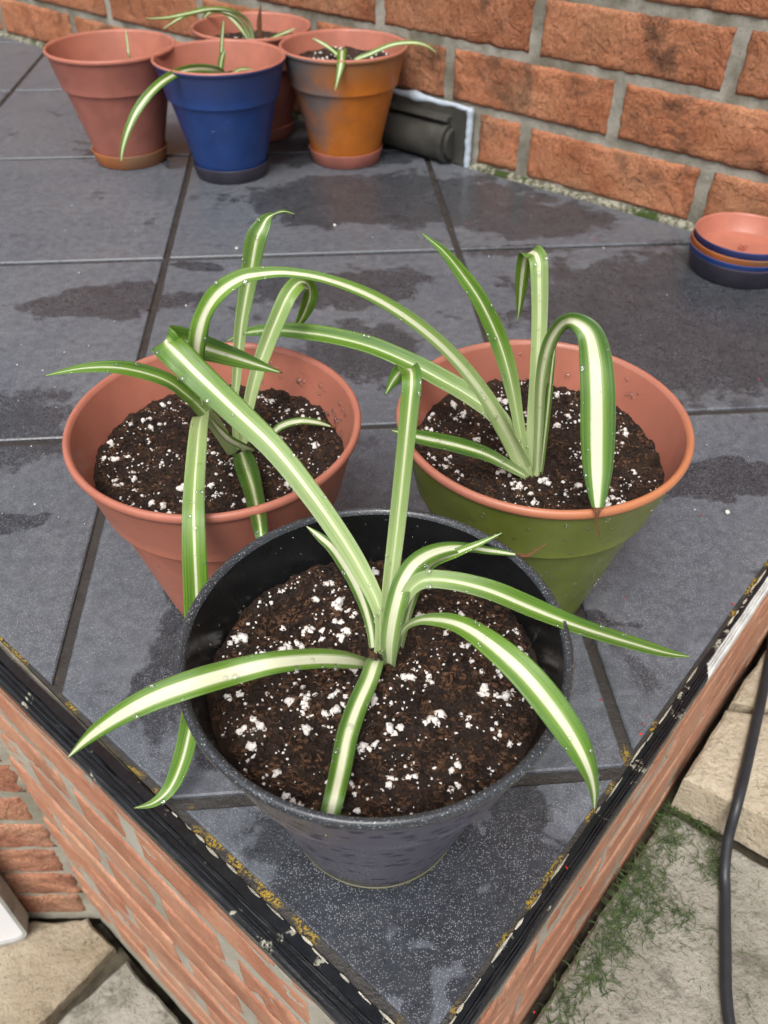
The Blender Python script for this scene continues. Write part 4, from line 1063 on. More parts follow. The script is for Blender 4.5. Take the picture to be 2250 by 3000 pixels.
LEAVES = json.loads('''{"front":{"F1":{"p":[[0.1741,-0.3004,0.0973,0.00462,-0.99,0.12,0.02],[0.1754,-0.2928,0.1185,0.0059,-0.99,-0.08,-0.13],[0.1679,-0.2806,0.1342,0.00794,-0.9,-0.33,-0.29],[0.1542,-0.2653,0.1529,0.00894,-0.84,-0.43,-0.33],[0.1365,-0.2471,0.1709,0.00999,-0.79,-0.49,-0.38],[0.1199,-0.2318,0.1814,0.01149,-0.74,-0.53,-0.41],[0.1052,-0.2181,0.1902,0.01264,-0.74,-0.53,-0.42],[0.0982,-0.2126,0.1956,0.01335,-0.74,-0.53,-0.42],[0.0931,-0.208,0.1989,0.01336,-0.75,-0.51,-0.41],[0.0911,-0.205,0.1991,0.01304,-0.97,-0.21,-0.13],[0.0918,-0.2016,0.1985,0.01281,-0.04,-0.45,-0.89],[0.097,-0.1973,0.195,0.01203,-0.14,-0.64,-0.76],[0.1065,-0.1928,0.1882,0.01072,-0.22,-0.67,-0.7],[0.1216,-0.1885,0.1789,0.00735,-0.25,-0.68,-0.69],[0.1377,-0.186,0.1701,0.00059,-0.27,-0.68,-0.69]]},"F2":{"p":[[0.1721,-0.3004,0.0975,0.00249,-1.0,-0.06,-0.05],[0.1707,-0.2898,0.1108,0.0039,-0.98,-0.17,-0.11],[0.1656,-0.2806,0.1253,0.00529,-0.91,-0.36,-0.21],[0.1576,-0.2715,0.1366,0.00495,-0.81,-0.51,-0.28],[0.1517,-0.2669,0.1408,0.00356,-0.71,-0.62,-0.35],[0.1464,-0.2623,0.143,0.00054,-0.7,-0.63,-0.35]]},"F3":{"p":[[0.176,-0.3004,0.0987,0.00355,-0.99,0.16,0.04],[0.1786,-0.2913,0.1252,0.00584,-0.98,0.17,0.05],[0.1824,-0.2821,0.1558,0.0066,-0.98,0.19,0.06],[0.1855,-0.2745,0.1847,0.00664,-0.98,0.18,0.05],[0.1877,-0.2684,0.2059,0.00704,-0.98,0.17,0.05],[0.1888,-0.2638,0.2145,0.00729,-0.99,0.11,-0.01],[0.1889,-0.2562,0.2144,0.00715,-0.88,-0.26,-0.4],[0.1866,-0.2501,0.2102,0.0062,-0.8,0.17,0.57],[0.1836,-0.2486,0.2048,0.0045,-0.79,0.4,0.46],[0.1805,-0.2486,0.1983,0.00065,-0.81,0.43,0.4]]},"F4":{"p":[[0.1786,-0.305,0.0939,0.00319,-1.0,0.1,-0.02],[0.1782,-0.305,0.1151,0.00715,-0.99,0.16,0.04],[0.1809,-0.3004,0.1325,0.0083,-0.95,0.28,0.13],[0.185,-0.2943,0.1418,0.00827,-0.85,0.45,0.26],[0.1911,-0.2882,0.1451,0.00804,-0.6,0.68,0.42],[0.2003,-0.2821,0.1441,0.00651,-0.31,0.79,0.52],[0.2108,-0.2775,0.1406,0.00419,-0.03,0.81,0.58],[0.2235,-0.2745,0.1347,0.0032,0.12,0.78,0.61],[0.2353,-0.273,0.13,0.00144,0.15,0.77,0.63]],"dry":[[0.2353,-0.273,0.13,0.00144,0.1,0.77,0.63],[0.2407,-0.2724,0.1284,0.00144,-0.17,0.79,0.59],[0.2443,-0.2715,0.1306,0.0009,-0.44,0.77,0.46],[0.2488,-0.2708,0.1336,0.00036,-0.41,0.78,0.48]]},"F5":{"p":[[0.183,-0.2974,0.0988,0.00252,-0.9,0.43,0.09],[0.1886,-0.2913,0.1243,0.00348,-0.87,0.47,0.13],[0.1955,-0.2852,0.1381,0.00415,-0.66,0.69,0.31],[0.2074,-0.2806,0.1406,0.00387,-0.35,0.84,0.42],[0.218,-0.2791,0.1445,0.00247,-0.3,0.85,0.43],[0.2264,-0.2776,0.148,0.00035,-0.33,0.85,0.42]]},"F6":{"p":[[0.1796,-0.2989,0.0964,0.00257,-0.8,0.59,0.1],[0.1838,-0.2989,0.1305,0.00449,-0.74,0.66,0.16],[0.1899,-0.2989,0.1442,0.00664,-0.32,0.83,0.46],[0.2006,-0.302,0.1477,0.00727,0.22,0.84,0.5],[0.2157,-0.3065,0.1459,0.00795,0.34,0.82,0.47],[0.2317,-0.3096,0.1385,0.00804,0.35,0.81,0.46],[0.2486,-0.3111,0.1291,0.00712,0.28,0.83,0.48],[0.2655,-0.308,0.1165,0.00662,0.18,0.85,0.5],[0.2923,-0.3004,0.0952,0.00555,0.13,0.86,0.49],[0.3071,-0.2959,0.0839,0.00343,0.09,0.87,0.48],[0.3192,-0.2928,0.0764,0.00039,0.07,0.88,0.47]]},"F7":{"p":[[0.1795,-0.3004,0.0935,0.00254,-0.99,0.0,0.12],[0.1827,-0.305,0.1212,0.00274,-0.98,0.08,0.2],[0.1877,-0.3126,0.1373,0.0032,-0.23,0.77,0.59],[0.1952,-0.3202,0.1462,0.00527,0.26,0.78,0.57],[0.2023,-0.3279,0.1512,0.00696,0.55,0.67,0.5],[0.2097,-0.337,0.1527,0.00889,0.7,0.58,0.41],[0.2191,-0.3477,0.1502,0.01051,0.78,0.52,0.36],[0.2279,-0.3584,0.1441,0.01099,0.83,0.45,0.31],[0.2352,-0.3675,0.1363,0.00953,0.86,0.41,0.28],[0.2404,-0.3721,0.1262,0.00675,0.88,0.39,0.25],[0.2447,-0.3736,0.1128,0.00394,0.91,0.36,0.21],[0.2478,-0.3736,0.0974,0.00046,0.91,-0.36,0.19]]},"F8":{"p":[[0.1751,-0.3019,0.0953,0.00285,-0.93,-0.21,-0.29],[0.1721,-0.3111,0.1121,0.0068,-0.91,0.41,0.1],[0.1684,-0.3218,0.114,0.00756,-0.92,0.38,0.14],[0.1629,-0.334,0.1136,0.00799,-0.92,0.36,0.14],[0.1588,-0.3456,0.1132,0.00807,-0.95,0.27,0.12],[0.156,-0.3578,0.1128,0.00783,-0.97,0.23,0.1],[0.1535,-0.369,0.1146,0.00729,-0.96,0.26,0.1],[0.151,-0.3758,0.1107,0.00694,-0.95,0.29,0.1],[0.1501,-0.3782,0.1084,0.00578,-0.95,0.31,0.09],[0.1494,-0.3788,0.104,0.00059,-0.92,0.38,0.09]]},"F9":{"p":[[0.1714,-0.305,0.1004,0.00354,0.07,-0.88,-0.47],[0.1645,-0.3135,0.1154,0.00574,0.09,-0.88,-0.46],[0.1579,-0.319,0.1247,0.00721,0.11,-0.89,-0.44],[0.1479,-0.3245,0.1332,0.00763,0.16,-0.88,-0.44],[0.1339,-0.3318,0.1419,0.00826,0.2,-0.88,-0.43],[0.1199,-0.3355,0.1428,0.00936,0.25,-0.87,-0.42],[0.1068,-0.3416,0.1458,0.00973,0.29,-0.86,-0.42],[0.0932,-0.3446,0.1432,0.00909,0.3,-0.86,-0.42],[0.0808,-0.3462,0.1367,0.0074,0.35,-0.84,-0.41],[0.0679,-0.3462,0.1253,0.00485,0.41,-0.81,-0.41],[0.0566,-0.3462,0.1121,0.00031,0.47,-0.78,-0.4]]}},"terra":{"T1":{"p":[[0.1062,-0.1485,0.0947,0.00373,-1.0,-0.03,0.07],[0.1083,-0.1433,0.1257,0.00405,-0.99,-0.01,0.1],[0.1107,-0.1403,0.1392,0.00487,-0.98,0.04,0.17],[0.1155,-0.1342,0.1653,0.00667,-0.98,0.07,0.2],[0.1221,-0.1281,0.19,0.00879,-0.96,0.11,0.24],[0.1269,-0.125,0.2073,0.01023,-0.94,0.14,0.31],[0.1305,-0.122,0.2131,0.00816,-0.86,0.22,0.46],[0.1332,-0.119,0.2161,0.00491,-0.7,0.33,0.63],[0.1367,-0.1174,0.2175,0.00144,-0.36,0.45,0.82],[0.1414,-0.1159,0.2181,0.00165,-0.02,0.5,0.86],[0.1469,-0.1129,0.2151,0.00042,0.19,0.5,0.85]]},"T2":{"p":[[0.109,-0.1485,0.0962,0.00466,-0.97,0.12,0.21],[0.1146,-0.1433,0.1196,0.00614,-0.96,0.14,0.23],[0.1205,-0.1388,0.1377,0.00736,-0.94,0.18,0.3],[0.1268,-0.1342,0.1522,0.00836,-0.91,0.22,0.36],[0.134,-0.1296,0.1663,0.00869,-0.89,0.24,0.39],[0.1405,-0.1235,0.1768,0.00908,-0.83,0.29,0.47],[0.1465,-0.1159,0.18,0.00833,-0.57,0.46,0.68],[0.1507,-0.1098,0.1759,0.00715,0.55,0.5,0.67],[0.1517,-0.1052,0.1676,0.00871,0.97,0.23,0.04],[0.1498,-0.1037,0.1602,0.0079,0.94,0.03,-0.34],[0.1457,-0.1022,0.1511,0.00516,0.87,-0.08,-0.48],[0.1399,-0.1007,0.1417,0.00047,0.79,-0.29,-0.54]]},"T3":{"p":[[0.105,-0.1485,0.0931,0.00496,-0.96,0.08,-0.27],[0.0981,-0.1525,0.1166,0.00722,-0.95,0.07,-0.32],[0.0913,-0.1555,0.1324,0.0079,-0.66,-0.6,-0.45],[0.086,-0.1586,0.1428,0.00796,-0.44,-0.75,-0.49],[0.0788,-0.1617,0.1529,0.00786,-0.27,-0.79,-0.55],[0.0671,-0.1647,0.1608,0.00774,-0.12,-0.79,-0.6],[0.0553,-0.1678,0.1656,0.00637,0.01,-0.79,-0.62],[0.0405,-0.1693,0.1663,0.00423,0.11,-0.77,-0.63],[0.024,-0.1708,0.1641,0.00042,0.15,-0.76,-0.63]]},"T4":{"p":[[0.1049,-0.1485,0.0921,0.0061,-0.94,-0.23,-0.26],[0.0999,-0.1617,0.1224,0.00746,-0.92,-0.26,-0.29],[0.0972,-0.1738,0.1392,0.00752,-0.75,-0.4,-0.53],[0.0967,-0.1891,0.1475,0.00807,-1.0,0.01,0.02],[0.0969,-0.212,0.1465,0.00883,-0.99,-0.02,0.12],[0.0964,-0.2318,0.1398,0.00933,-0.99,-0.04,0.14],[0.0964,-0.244,0.1341,0.00993,-0.99,-0.07,0.11],[0.0959,-0.2547,0.1217,0.01068,-0.99,-0.07,0.1],[0.0946,-0.2623,0.1028,0.01127,-0.99,-0.05,0.1],[0.0925,-0.2699,0.0796,0.01119,-0.99,-0.0,0.13],[0.0884,-0.2806,0.0552,0.01065,-0.98,0.07,0.17],[0.0836,-0.2882,0.0364,0.00963,-0.96,0.15,0.22],[0.0785,-0.2974,0.0232,0.00887,-0.93,0.26,0.28],[0.0722,-0.305,0.0138,0.00686,-0.79,0.49,0.38],[0.0648,-0.3105,0.0117,0.00402,-0.43,0.8,0.43],[0.0565,-0.3135,0.0138,0.0004,-0.22,0.88,0.41]]},"T5":{"p":[[0.1059,-0.1485,0.0921,0.00564,-0.9,0.08,0.42],[0.1093,-0.1555,0.1007,0.00874,-0.87,-0.44,-0.24],[0.1118,-0.1662,0.1035,0.01163,-0.95,-0.25,-0.16],[0.1147,-0.1784,0.1047,0.01182,-0.97,-0.22,-0.1],[0.118,-0.1952,0.1077,0.01016,-0.98,-0.19,-0.07],[0.122,-0.2226,0.1204,0.00868,-0.99,-0.16,-0.04],[0.1249,-0.244,0.1281,0.00672,-0.99,-0.13,-0.02],[0.1256,-0.2516,0.1251,0.00444,-1.0,-0.1,0.01],[0.1258,-0.2547,0.115,0.00056,-1.0,-0.09,0.01]]},"T6":{"p":[[0.115,-0.1485,0.0895,0.00149,-0.68,0.62,0.38],[0.1241,-0.1464,0.1024,0.00317,-0.64,0.65,0.42],[0.1319,-0.1449,0.1095,0.00435,-0.39,0.74,0.54],[0.1422,-0.1433,0.1113,0.00414,-0.1,0.81,0.58],[0.1518,-0.1418,0.1087,0.00345,0.07,0.82,0.56],[0.1592,-0.1403,0.1046,0.00124,0.14,0.82,0.56]],"dry":[[0.1592,-0.1403,0.1046,0.00124,0.22,0.8,0.55],[0.1623,-0.14,0.1029,0.001,0.29,0.8,0.53],[0.164,-0.1397,0.101,0.00076,0.45,0.77,0.45],[0.1661,-0.1394,0.098,0.00025,0.51,0.75,0.43]]},"T7":{"p":[[0.1154,-0.1485,0.0881,0.00123,-0.29,0.78,0.55],[0.1232,-0.1464,0.0893,0.00173,-0.28,0.79,0.55],[0.1298,-0.1449,0.0904,0.00124,-0.22,0.8,0.56],[0.1364,-0.1433,0.0902,0.00025,-0.17,0.81,0.56]]},"T9":{"p":[[0.1159,-0.1494,0.0875,0.00146,0.08,0.81,0.58],[0.1215,-0.1525,0.091,0.00216,0.24,0.78,0.58],[0.1267,-0.1555,0.0911,0.0019,0.6,0.67,0.44],[0.1315,-0.1586,0.0866,0.00024,0.71,0.62,0.34]]},"T8":{"p":[[0.1075,-0.1485,0.092,0.00255,0.06,0.88,0.46],[0.1153,-0.1525,0.0986,0.00375,0.93,0.37,0.06],[0.1117,-0.1617,0.1091,0.00471,0.89,0.06,0.45],[0.1065,-0.1678,0.1181,0.00529,0.9,-0.08,0.43],[0.1022,-0.1708,0.1275,0.00371,0.95,-0.13,0.29],[0.099,-0.1754,0.1397,0.00044,0.97,-0.1,0.22]]}},"green":{"G1":{"p":[[0.2629,-0.186,0.0977,0.00828,-0.75,-0.58,-0.32],[0.256,-0.186,0.1139,0.00887,-0.89,0.2,-0.41],[0.2463,-0.1876,0.1335,0.009,-0.83,0.37,-0.42],[0.2348,-0.1891,0.1533,0.00783,-0.75,-0.41,-0.51],[0.2219,-0.1906,0.1719,0.00746,-0.59,-0.62,-0.51],[0.2079,-0.1921,0.1882,0.00694,-0.48,-0.7,-0.53],[0.1927,-0.1937,0.2024,0.00638,-0.39,-0.73,-0.56],[0.1765,-0.1952,0.2139,0.00544,-0.28,-0.75,-0.59],[0.1591,-0.1967,0.2221,0.00457,-0.16,-0.77,-0.62],[0.144,-0.1982,0.226,0.00451,-0.02,-0.77,-0.64],[0.1328,-0.1998,0.2265,0.0056,0.14,-0.76,-0.63],[0.1247,-0.2013,0.2255,0.00674,0.35,-0.73,-0.59],[0.1153,-0.2028,0.2199,0.0084,0.52,-0.7,-0.49],[0.1086,-0.2028,0.2107,0.00872,0.68,-0.65,-0.36],[0.1037,-0.2028,0.1978,0.00754,0.95,0.19,-0.24],[0.1012,-0.2013,0.1831,0.00627,0.96,0.27,-0.06],[0.1005,-0.1982,0.1689,0.00265,0.98,0.2,0.01],[0.1004,-0.1967,0.1602,0.00039,0.99,0.16,0.02]]},"G2":{"p":[[0.2588,-0.1845,0.1094,0.00684,-0.87,-0.37,-0.33],[0.247,-0.1738,0.1284,0.00991,-0.81,-0.43,-0.4],[0.2339,-0.1617,0.1352,0.0105,-0.67,-0.56,-0.5],[0.2181,-0.1494,0.1397,0.01064,-0.59,-0.61,-0.53],[0.2018,-0.1388,0.1443,0.01029,-0.52,-0.65,-0.56],[0.1827,-0.1281,0.1481,0.00995,-0.43,-0.69,-0.59],[0.1631,-0.119,0.1493,0.0096,-0.33,-0.72,-0.61],[0.1455,-0.1113,0.1485,0.00923,-0.26,-0.74,-0.62],[0.13,-0.1052,0.1468,0.00789,-0.15,-0.76,-0.64],[0.114,-0.1007,0.143,0.00452,0.03,-0.77,-0.63],[0.1021,-0.0976,0.1361,0.00051,0.17,-0.76,-0.62]]},"G3":{"p":[[0.262,-0.186,0.1009,0.00579,-0.97,0.02,-0.22],[0.2543,-0.1799,0.1347,0.00597,-0.97,0.01,-0.24],[0.2485,-0.1754,0.157,0.00828,-0.96,-0.03,-0.29],[0.2417,-0.1708,0.1754,0.0089,-0.92,-0.09,-0.39],[0.2328,-0.1678,0.1926,0.00789,-0.86,-0.16,-0.49],[0.2235,-0.1647,0.2055,0.00659,-0.79,-0.22,-0.57],[0.2136,-0.1617,0.2168,0.00381,-0.7,-0.28,-0.65],[0.2041,-0.1586,0.2238,0.00038,-0.63,-0.32,-0.71]]},"G4":{"p":[[0.2653,-0.186,0.0991,0.00624,-0.98,0.17,-0.1],[0.2633,-0.1799,0.1284,0.00689,-0.98,0.19,-0.08],[0.2631,-0.1723,0.1571,0.00708,-0.97,0.21,-0.07],[0.2628,-0.1647,0.1812,0.00771,-0.98,0.2,-0.1],[0.2616,-0.1586,0.2,0.00834,-0.98,0.17,-0.14],[0.261,-0.154,0.2072,0.00871,-0.96,0.07,-0.29],[0.26,-0.1479,0.2078,0.00809,-0.59,-0.36,-0.73],[0.2582,-0.1418,0.2034,0.00753,-0.99,0.05,0.11],[0.2586,-0.1388,0.1902,0.0067,-0.98,0.21,-0.01],[0.2594,-0.1372,0.1767,0.00429,-0.97,0.25,-0.02],[0.26,-0.1357,0.1633,0.00044,-0.97,0.26,-0.02]]},"G5":{"p":[[0.2675,-0.186,0.0974,0.00359,-0.92,0.38,-0.08],[0.2646,-0.186,0.1305,0.00469,-0.92,0.38,-0.08],[0.2614,-0.1876,0.1601,0.00564,-0.94,0.34,-0.03],[0.261,-0.1906,0.1816,0.00658,-0.95,0.27,0.12],[0.2635,-0.1952,0.1951,0.00648,-0.84,0.3,0.45],[0.2674,-0.2013,0.2005,0.00733,0.2,0.36,0.91],[0.2729,-0.2074,0.1978,0.01091,0.85,0.07,0.52],[0.2757,-0.2135,0.1886,0.01391,0.96,-0.11,0.24],[0.2765,-0.2226,0.1764,0.01506,0.97,-0.18,0.16],[0.2769,-0.2303,0.1626,0.01521,0.97,-0.2,0.14],[0.2774,-0.2379,0.1484,0.0135,0.97,-0.21,0.14],[0.2773,-0.244,0.1396,0.00978,0.97,-0.21,0.14],[0.2772,-0.2492,0.1322,0.00491,0.97,-0.22,0.14]],"dry":[[0.2771,-0.2492,0.1328,0.00489,0.95,-0.3,0.09],[0.2768,-0.2507,0.1311,0.00226,0.95,-0.29,0.09],[0.2769,-0.2519,0.1265,0.00095,0.97,-0.14,0.19],[0.2783,-0.2531,0.1217,0.00077,0.96,0.02,0.29],[0.28,-0.2538,0.1163,0.00019,0.95,0.08,0.29]]},"G6":{"p":[[0.263,-0.1876,0.0989,0.00325,-0.39,-0.74,-0.55],[0.251,-0.1891,0.1095,0.00591,-0.34,-0.75,-0.56],[0.2372,-0.1921,0.1207,0.0075,-0.24,-0.77,-0.59],[0.2243,-0.1952,0.1286,0.00821,-0.15,-0.79,-0.6],[0.2119,-0.1982,0.1351,0.00808,-0.1,-0.8,-0.59],[0.2011,-0.2013,0.1406,0.00715,-0.1,-0.8,-0.58],[0.193,-0.2028,0.1447,0.00501,-0.12,-0.81,-0.58],[0.1873,-0.2043,0.1478,0.00062,-0.1,-0.8,-0.59]]},"G7":{"p":[[0.2704,-0.183,0.0995,0.00224,-0.96,0.26,-0.04],[0.2703,-0.1784,0.1328,0.003,-0.97,0.26,-0.04],[0.2702,-0.1738,0.1577,0.00249,-0.96,0.26,-0.04],[0.2709,-0.1708,0.1703,0.00061,-0.96,0.29,-0.01]]}},"blue":{"B1":{"p":[[0.0576,0.5612,0.1022,0.00405,-0.95,0.06,-0.3],[0.054,0.5551,0.1127,0.00942,-0.75,0.14,-0.65],[0.0372,0.5368,0.1205,0.00958,0.05,-0.3,-0.95],[0.0205,0.5032,0.1272,0.00936,0.43,-0.31,-0.85],[0.0035,0.4728,0.127,0.00921,0.63,-0.3,-0.71],[-0.013,0.4544,0.1184,0.00929,0.73,-0.32,-0.6],[-0.0288,0.4422,0.1037,0.00942,0.81,-0.32,-0.48],[-0.0409,0.4331,0.0855,0.00768,0.86,-0.32,-0.39],[-0.0495,0.43,0.0675,0.00493,0.89,-0.33,-0.3],[-0.0527,0.4285,0.0558,0.001,0.93,-0.3,-0.21]]},"B2":{"p":[[0.0541,0.5643,0.1014,0.00446,-1.0,-0.02,0.08],[0.056,0.5673,0.1264,0.0044,-0.99,0.0,0.12],[0.0592,0.5704,0.1449,0.00436,-0.98,0.03,0.18],[0.0626,0.5734,0.1607,0.00192,-0.98,0.04,0.2]]},"B4":{"p":[[0.0508,0.5643,0.1015,0.00697,-0.97,-0.15,0.2],[0.0536,0.5643,0.1149,0.0074,-0.96,-0.14,0.25],[0.0572,0.5643,0.1261,0.00682,-0.92,0.04,0.39],[0.0613,0.5643,0.1328,0.00194,-0.85,0.12,0.51]]},"B3":{"p":[[0.0609,0.5612,0.1021,0.00415,-0.72,0.4,0.56],[0.071,0.5704,0.1086,0.00419,-0.63,0.44,0.64],[0.0804,0.5795,0.1087,0.00431,-0.38,0.55,0.74],[0.0908,0.5887,0.1053,0.00109,-0.24,0.57,0.79]]}},"bback":{"A1":{"p":[[0.0874,0.7015,0.1105,0.00506,-0.97,0.17,-0.17],[0.0823,0.6954,0.1341,0.0051,-0.9,0.21,-0.39],[0.0669,0.6832,0.148,0.00537,-0.57,0.3,-0.77],[0.0427,0.671,0.1541,0.0052,0.07,-0.3,-0.95],[0.0155,0.6557,0.1529,0.00535,0.29,-0.44,-0.85],[-0.011,0.6405,0.1513,0.00381,0.28,-0.51,-0.81],[-0.034,0.6283,0.153,0.00109,0.23,-0.54,-0.81]]},"A2":{"p":[[0.0844,0.7015,0.1106,0.00542,-0.88,0.31,-0.36],[0.0743,0.6985,0.1325,0.00595,-0.81,0.29,-0.51],[0.0576,0.6893,0.1459,0.00532,-0.25,-0.35,-0.91],[0.0306,0.6771,0.1526,0.00545,0.19,-0.46,-0.87],[0.0053,0.6649,0.1472,0.00443,0.44,-0.47,-0.76],[-0.0198,0.6557,0.1363,0.00112,0.49,-0.49,-0.72]]},"A3":{"p":[[0.0822,0.7076,0.1092,0.00462,-0.76,-0.48,-0.44],[0.0603,0.7198,0.1336,0.00461,-0.68,-0.5,-0.53],[0.0395,0.732,0.1409,0.00486,-0.24,-0.62,-0.75],[0.0226,0.7381,0.1303,0.00442,0.72,0.04,-0.69],[0.0127,0.7412,0.1136,0.00465,0.86,0.32,-0.4],[0.0087,0.7412,0.1027,0.00183,0.84,0.45,-0.31]]},"A4":{"p":[[0.0958,0.7015,0.1104,0.0049,-1.0,-0.07,0.04],[0.0966,0.7015,0.1317,0.00646,-0.99,-0.1,0.11],[0.1003,0.7015,0.1523,0.00107,-0.98,-0.11,0.18]],"alldry":1},"A5":{"p":[[0.1099,0.7015,0.1135,0.0034,-0.57,0.42,0.71],[0.1261,0.7198,0.1158,0.00466,-0.51,0.48,0.72],[0.1417,0.7259,0.1197,0.00119,-0.4,0.54,0.74]]}},"orange":{"O1":{"p":[[0.1987,0.5886,0.1174,0.00503,-1.0,0.04,-0.02],[0.1972,0.5582,0.1329,0.00973,-0.99,0.01,-0.14],[0.1955,0.5307,0.1341,0.01048,-1.0,0.07,0.01],[0.194,0.51,0.1315,0.0094,-0.99,0.12,0.1],[0.1908,0.5026,0.121,0.0062,-0.95,0.26,0.2],[0.1854,0.4987,0.1044,0.00098,-0.91,0.35,0.21]]},"O2":{"p":[[0.1942,0.5887,0.1184,0.00416,-0.75,-0.37,-0.54],[0.1837,0.6008,0.1248,0.00425,-0.68,-0.44,-0.59],[0.1718,0.6069,0.1305,0.0038,-0.53,-0.52,-0.67],[0.1636,0.61,0.1335,0.0011,-0.45,-0.55,-0.7]]},"O3":{"p":[[0.2151,0.5825,0.1166,0.00443,-0.25,0.62,0.74],[0.2319,0.5825,0.1224,0.00552,-0.23,0.63,0.74],[0.2567,0.5795,0.1321,0.00549,-0.15,0.62,0.77],[0.2816,0.5795,0.1343,0.00495,0.02,0.62,0.79],[0.2984,0.5795,0.1311,0.00335,0.28,0.6,0.75],[0.311,0.5795,0.1235,0.00112,0.42,0.57,0.7]]}},"bterra":{"S1":{"p":[[-0.0542,0.5887,0.1268,0.00246,-0.98,-0.17,0.06],[-0.0555,0.6008,0.1396,0.00246,-0.98,-0.17,0.06],[-0.0556,0.6039,0.1467,0.00098,-0.99,-0.16,0.06]]}}}''')
SPEC = {   # stripe half-width, base paleness, channel at base / tip
 'F1': (.17, .9, .30, -.14), 'F2': (.42, .6, .35, .2), 'F3': (.16, 1.0, .28, .12), 'F4': (.40, .5, .25, .15), 'F5': (.30, .7, .3, .2), 'F6': (.16, 1.0, .25, .25), 'F7': (.30, .7, .3, .12),
 'F8': (.36, .35, .12, .10), 'F9': (.46, .3, .15, .12), 'T1': (.15, .9, .3, .18), 'T2': (.15, .85, .3, .15), 'T3': (.10, .9, .3, .2), 'T4': (.13, .9, .12, .12), 'T5': (.13, .1, .08, .05),
 'T6': (.50, .8, .3, .2), 'T7': (.5, .8, .3, .2), 'T8': (.6, .8, .3, .3), 'T9': (.6, .8, .3, .2), 'G1': (.34, .8, .30, .15), 'G2': (.08, .9, .25, .2), 'G3': (.10, .9, .3, .2), 'G4': (.22, 1.0, .3, .1),
 'G5': (.34, .6, .30, .06), 'G6': (.20, .6, .2, .15), 'G7': (.3, .9, .3, .3)}
REACH = dict(F1=.50, F3=.62, F6=.55, F7=.42, T1=.62, T2=.7, T4=.55, G1=.5, G3=.55, G4=.75, G2=.5, G5=.45)
TONE = dict(T5=1.0, F8=.8, G5=.75, G6=.8, F4=.6, F9=.35, F1=.35, T1=.6, F2=.7, T8=.6, T6=.4)
PLAB = dict(front='spider plant with long arching striped leaves in the front black pot', terra='spider plant in the middle terracotta pot, one leaf hanging over the ledge',
            green='spider plant in the olive green pot with a brown tipped drooping leaf', blue='small spider plant in the blue pot with one leaf drooping left',
            orange='small spider plant in the orange sprayed pot', bback='spider plant in the rearmost pot with a brown dead spike', bterra='thin upright stem in the leftmost back pot')
rng = random.Random(11)
for key, ls in LEAVES.items():
    allp = [q['p'][0] for q in ls.values()]
    r0 = Vector([sum(a[i] for a in allp) / len(allp) for i in range(3)])
    root = tag(empty('spider_plant', r0), PLAB[key], 'plant', 'spider plants in the pots')
    places = []
    near = key in ('front', 'terra', 'green')
    for nm, L_ in ls.items():
        rows = [[a[0] - r0.x, a[1] - r0.y, a[2] - r0.z] + a[3:] for a in L_['p']]
        # seat the leaf base in the soil
        b0 = rows[0]; rows.insert(0, [b0[0] + (-b0[0]) * .3, b0[1] + (-b0[1]) * .3, b0[2] - .007, b0[3] * .8] + b0[4:])
        spc = SPEC.get(nm, (.28, .5, .25, .15))
        v, f, uv, n0, P, sp = ribbon(rows, 90 if near else 40, 10 if near else 6, (spc[2], spc[3]), ripple=1.0, seed=rng.uniform(0, 50))
        o = obj('leaf', mesh('leaf', v, f, M['dry'] if L_.get('alldry') else M['leaf'], smooth=True, uv=uv), root)
        o['stripe'] = spc[0]; o['pale'] = spc[1]; o['reach'] = REACH.get(nm, .45); o['tone'] = TONE.get(nm, rng.uniform(0, .35))
        if 'dry' in L_:
            rw = [[a[0] - r0.x, a[1] - r0.y, a[2] - r0.z] + a[3:] for a in L_['dry']]
            v, f, uv, _, _, _ = ribbon(rw, 24, 4, (.5, .7), ripple=4.0, seed=3)
            obj('dry_tip', mesh('dry_tip', v, f, M['dry'], smooth=True, uv=uv), o)
        if near:
            for k in range(int(8 + 90 * sum((P[i + 1] - P[i]).length for i in range(len(P) - 1)))):
                i = int(rng.uniform(.1, .97) * (len(P) - 1)); t, s, n = n0[i]; w_ = sp[i][3]
                a = rng.choice((rng.uniform(-.9, .9), rng.choice((-.85, .85)))); x = i / (len(P) - 1)
                ch = spc[2] + (spc[3] - spc[2]) * min(1, x * 1.4)
                if n.z < -.2: n = -n
                rr = rng.choice((.0004, .0005, .0006, .0008, .0010, .0015)) if w_ > .005 else .0004
                places.append((P[i] + s * (a * w_ / 2) + n0[i][2] * (ch * w_ * (abs(a) ** 1.6 - .3)) + n * .00022, n, rr, rng.uniform(.45, .8)))
    if places: tag(obj('water_drops', drops_mesh(places), root), kind='stuff')

# drops on the pot walls
def wall_drops(key, spec):
    cx, cy, h = POT[key][0] * S, POT[key][1] * S, POT[key][2]
    pl_ = []
    for (a0, a1, z0, z1, n, inside, rmin, rmax) in spec:
        for k in range(n):
            a, z = R(rng.uniform(a0, a1)), rng.uniform(z0, z1)
            zs = h * .70
            r = (.0628 + .0026 + (.0743 - .0654) * (z - zs) / (h - .0055 - zs)) if z > zs else .0415 + (.0628 - .0415) * z / zs
            r *= 1 + .0025 * (math.cos(2 * a + cx * 30) + .4 * math.cos(3 * a + cx * 60))
            if inside: r -= .0022
            nn = (math.cos(a) * (-1 if inside else 1), math.sin(a) * (-1 if inside else 1), .2 if inside else -.1)
            pl_.append(((r * math.cos(a), r * math.sin(a), z), nn, rng.uniform(rmin, rmax), .5))
    pot = [o for o in col.objects if o.name.startswith('plant_pot') and (o.location - Vector((cx, cy, 0))).length < 1e-4][0]
    tag(obj('water_drops', drops_mesh(pl_), pot), kind='stuff')
wall_drops('terra', [(10, 75, .098, .122, 40, True, .0008, .0022), (-150, -30, .03, .12, 40, False, .0005, .0012)])
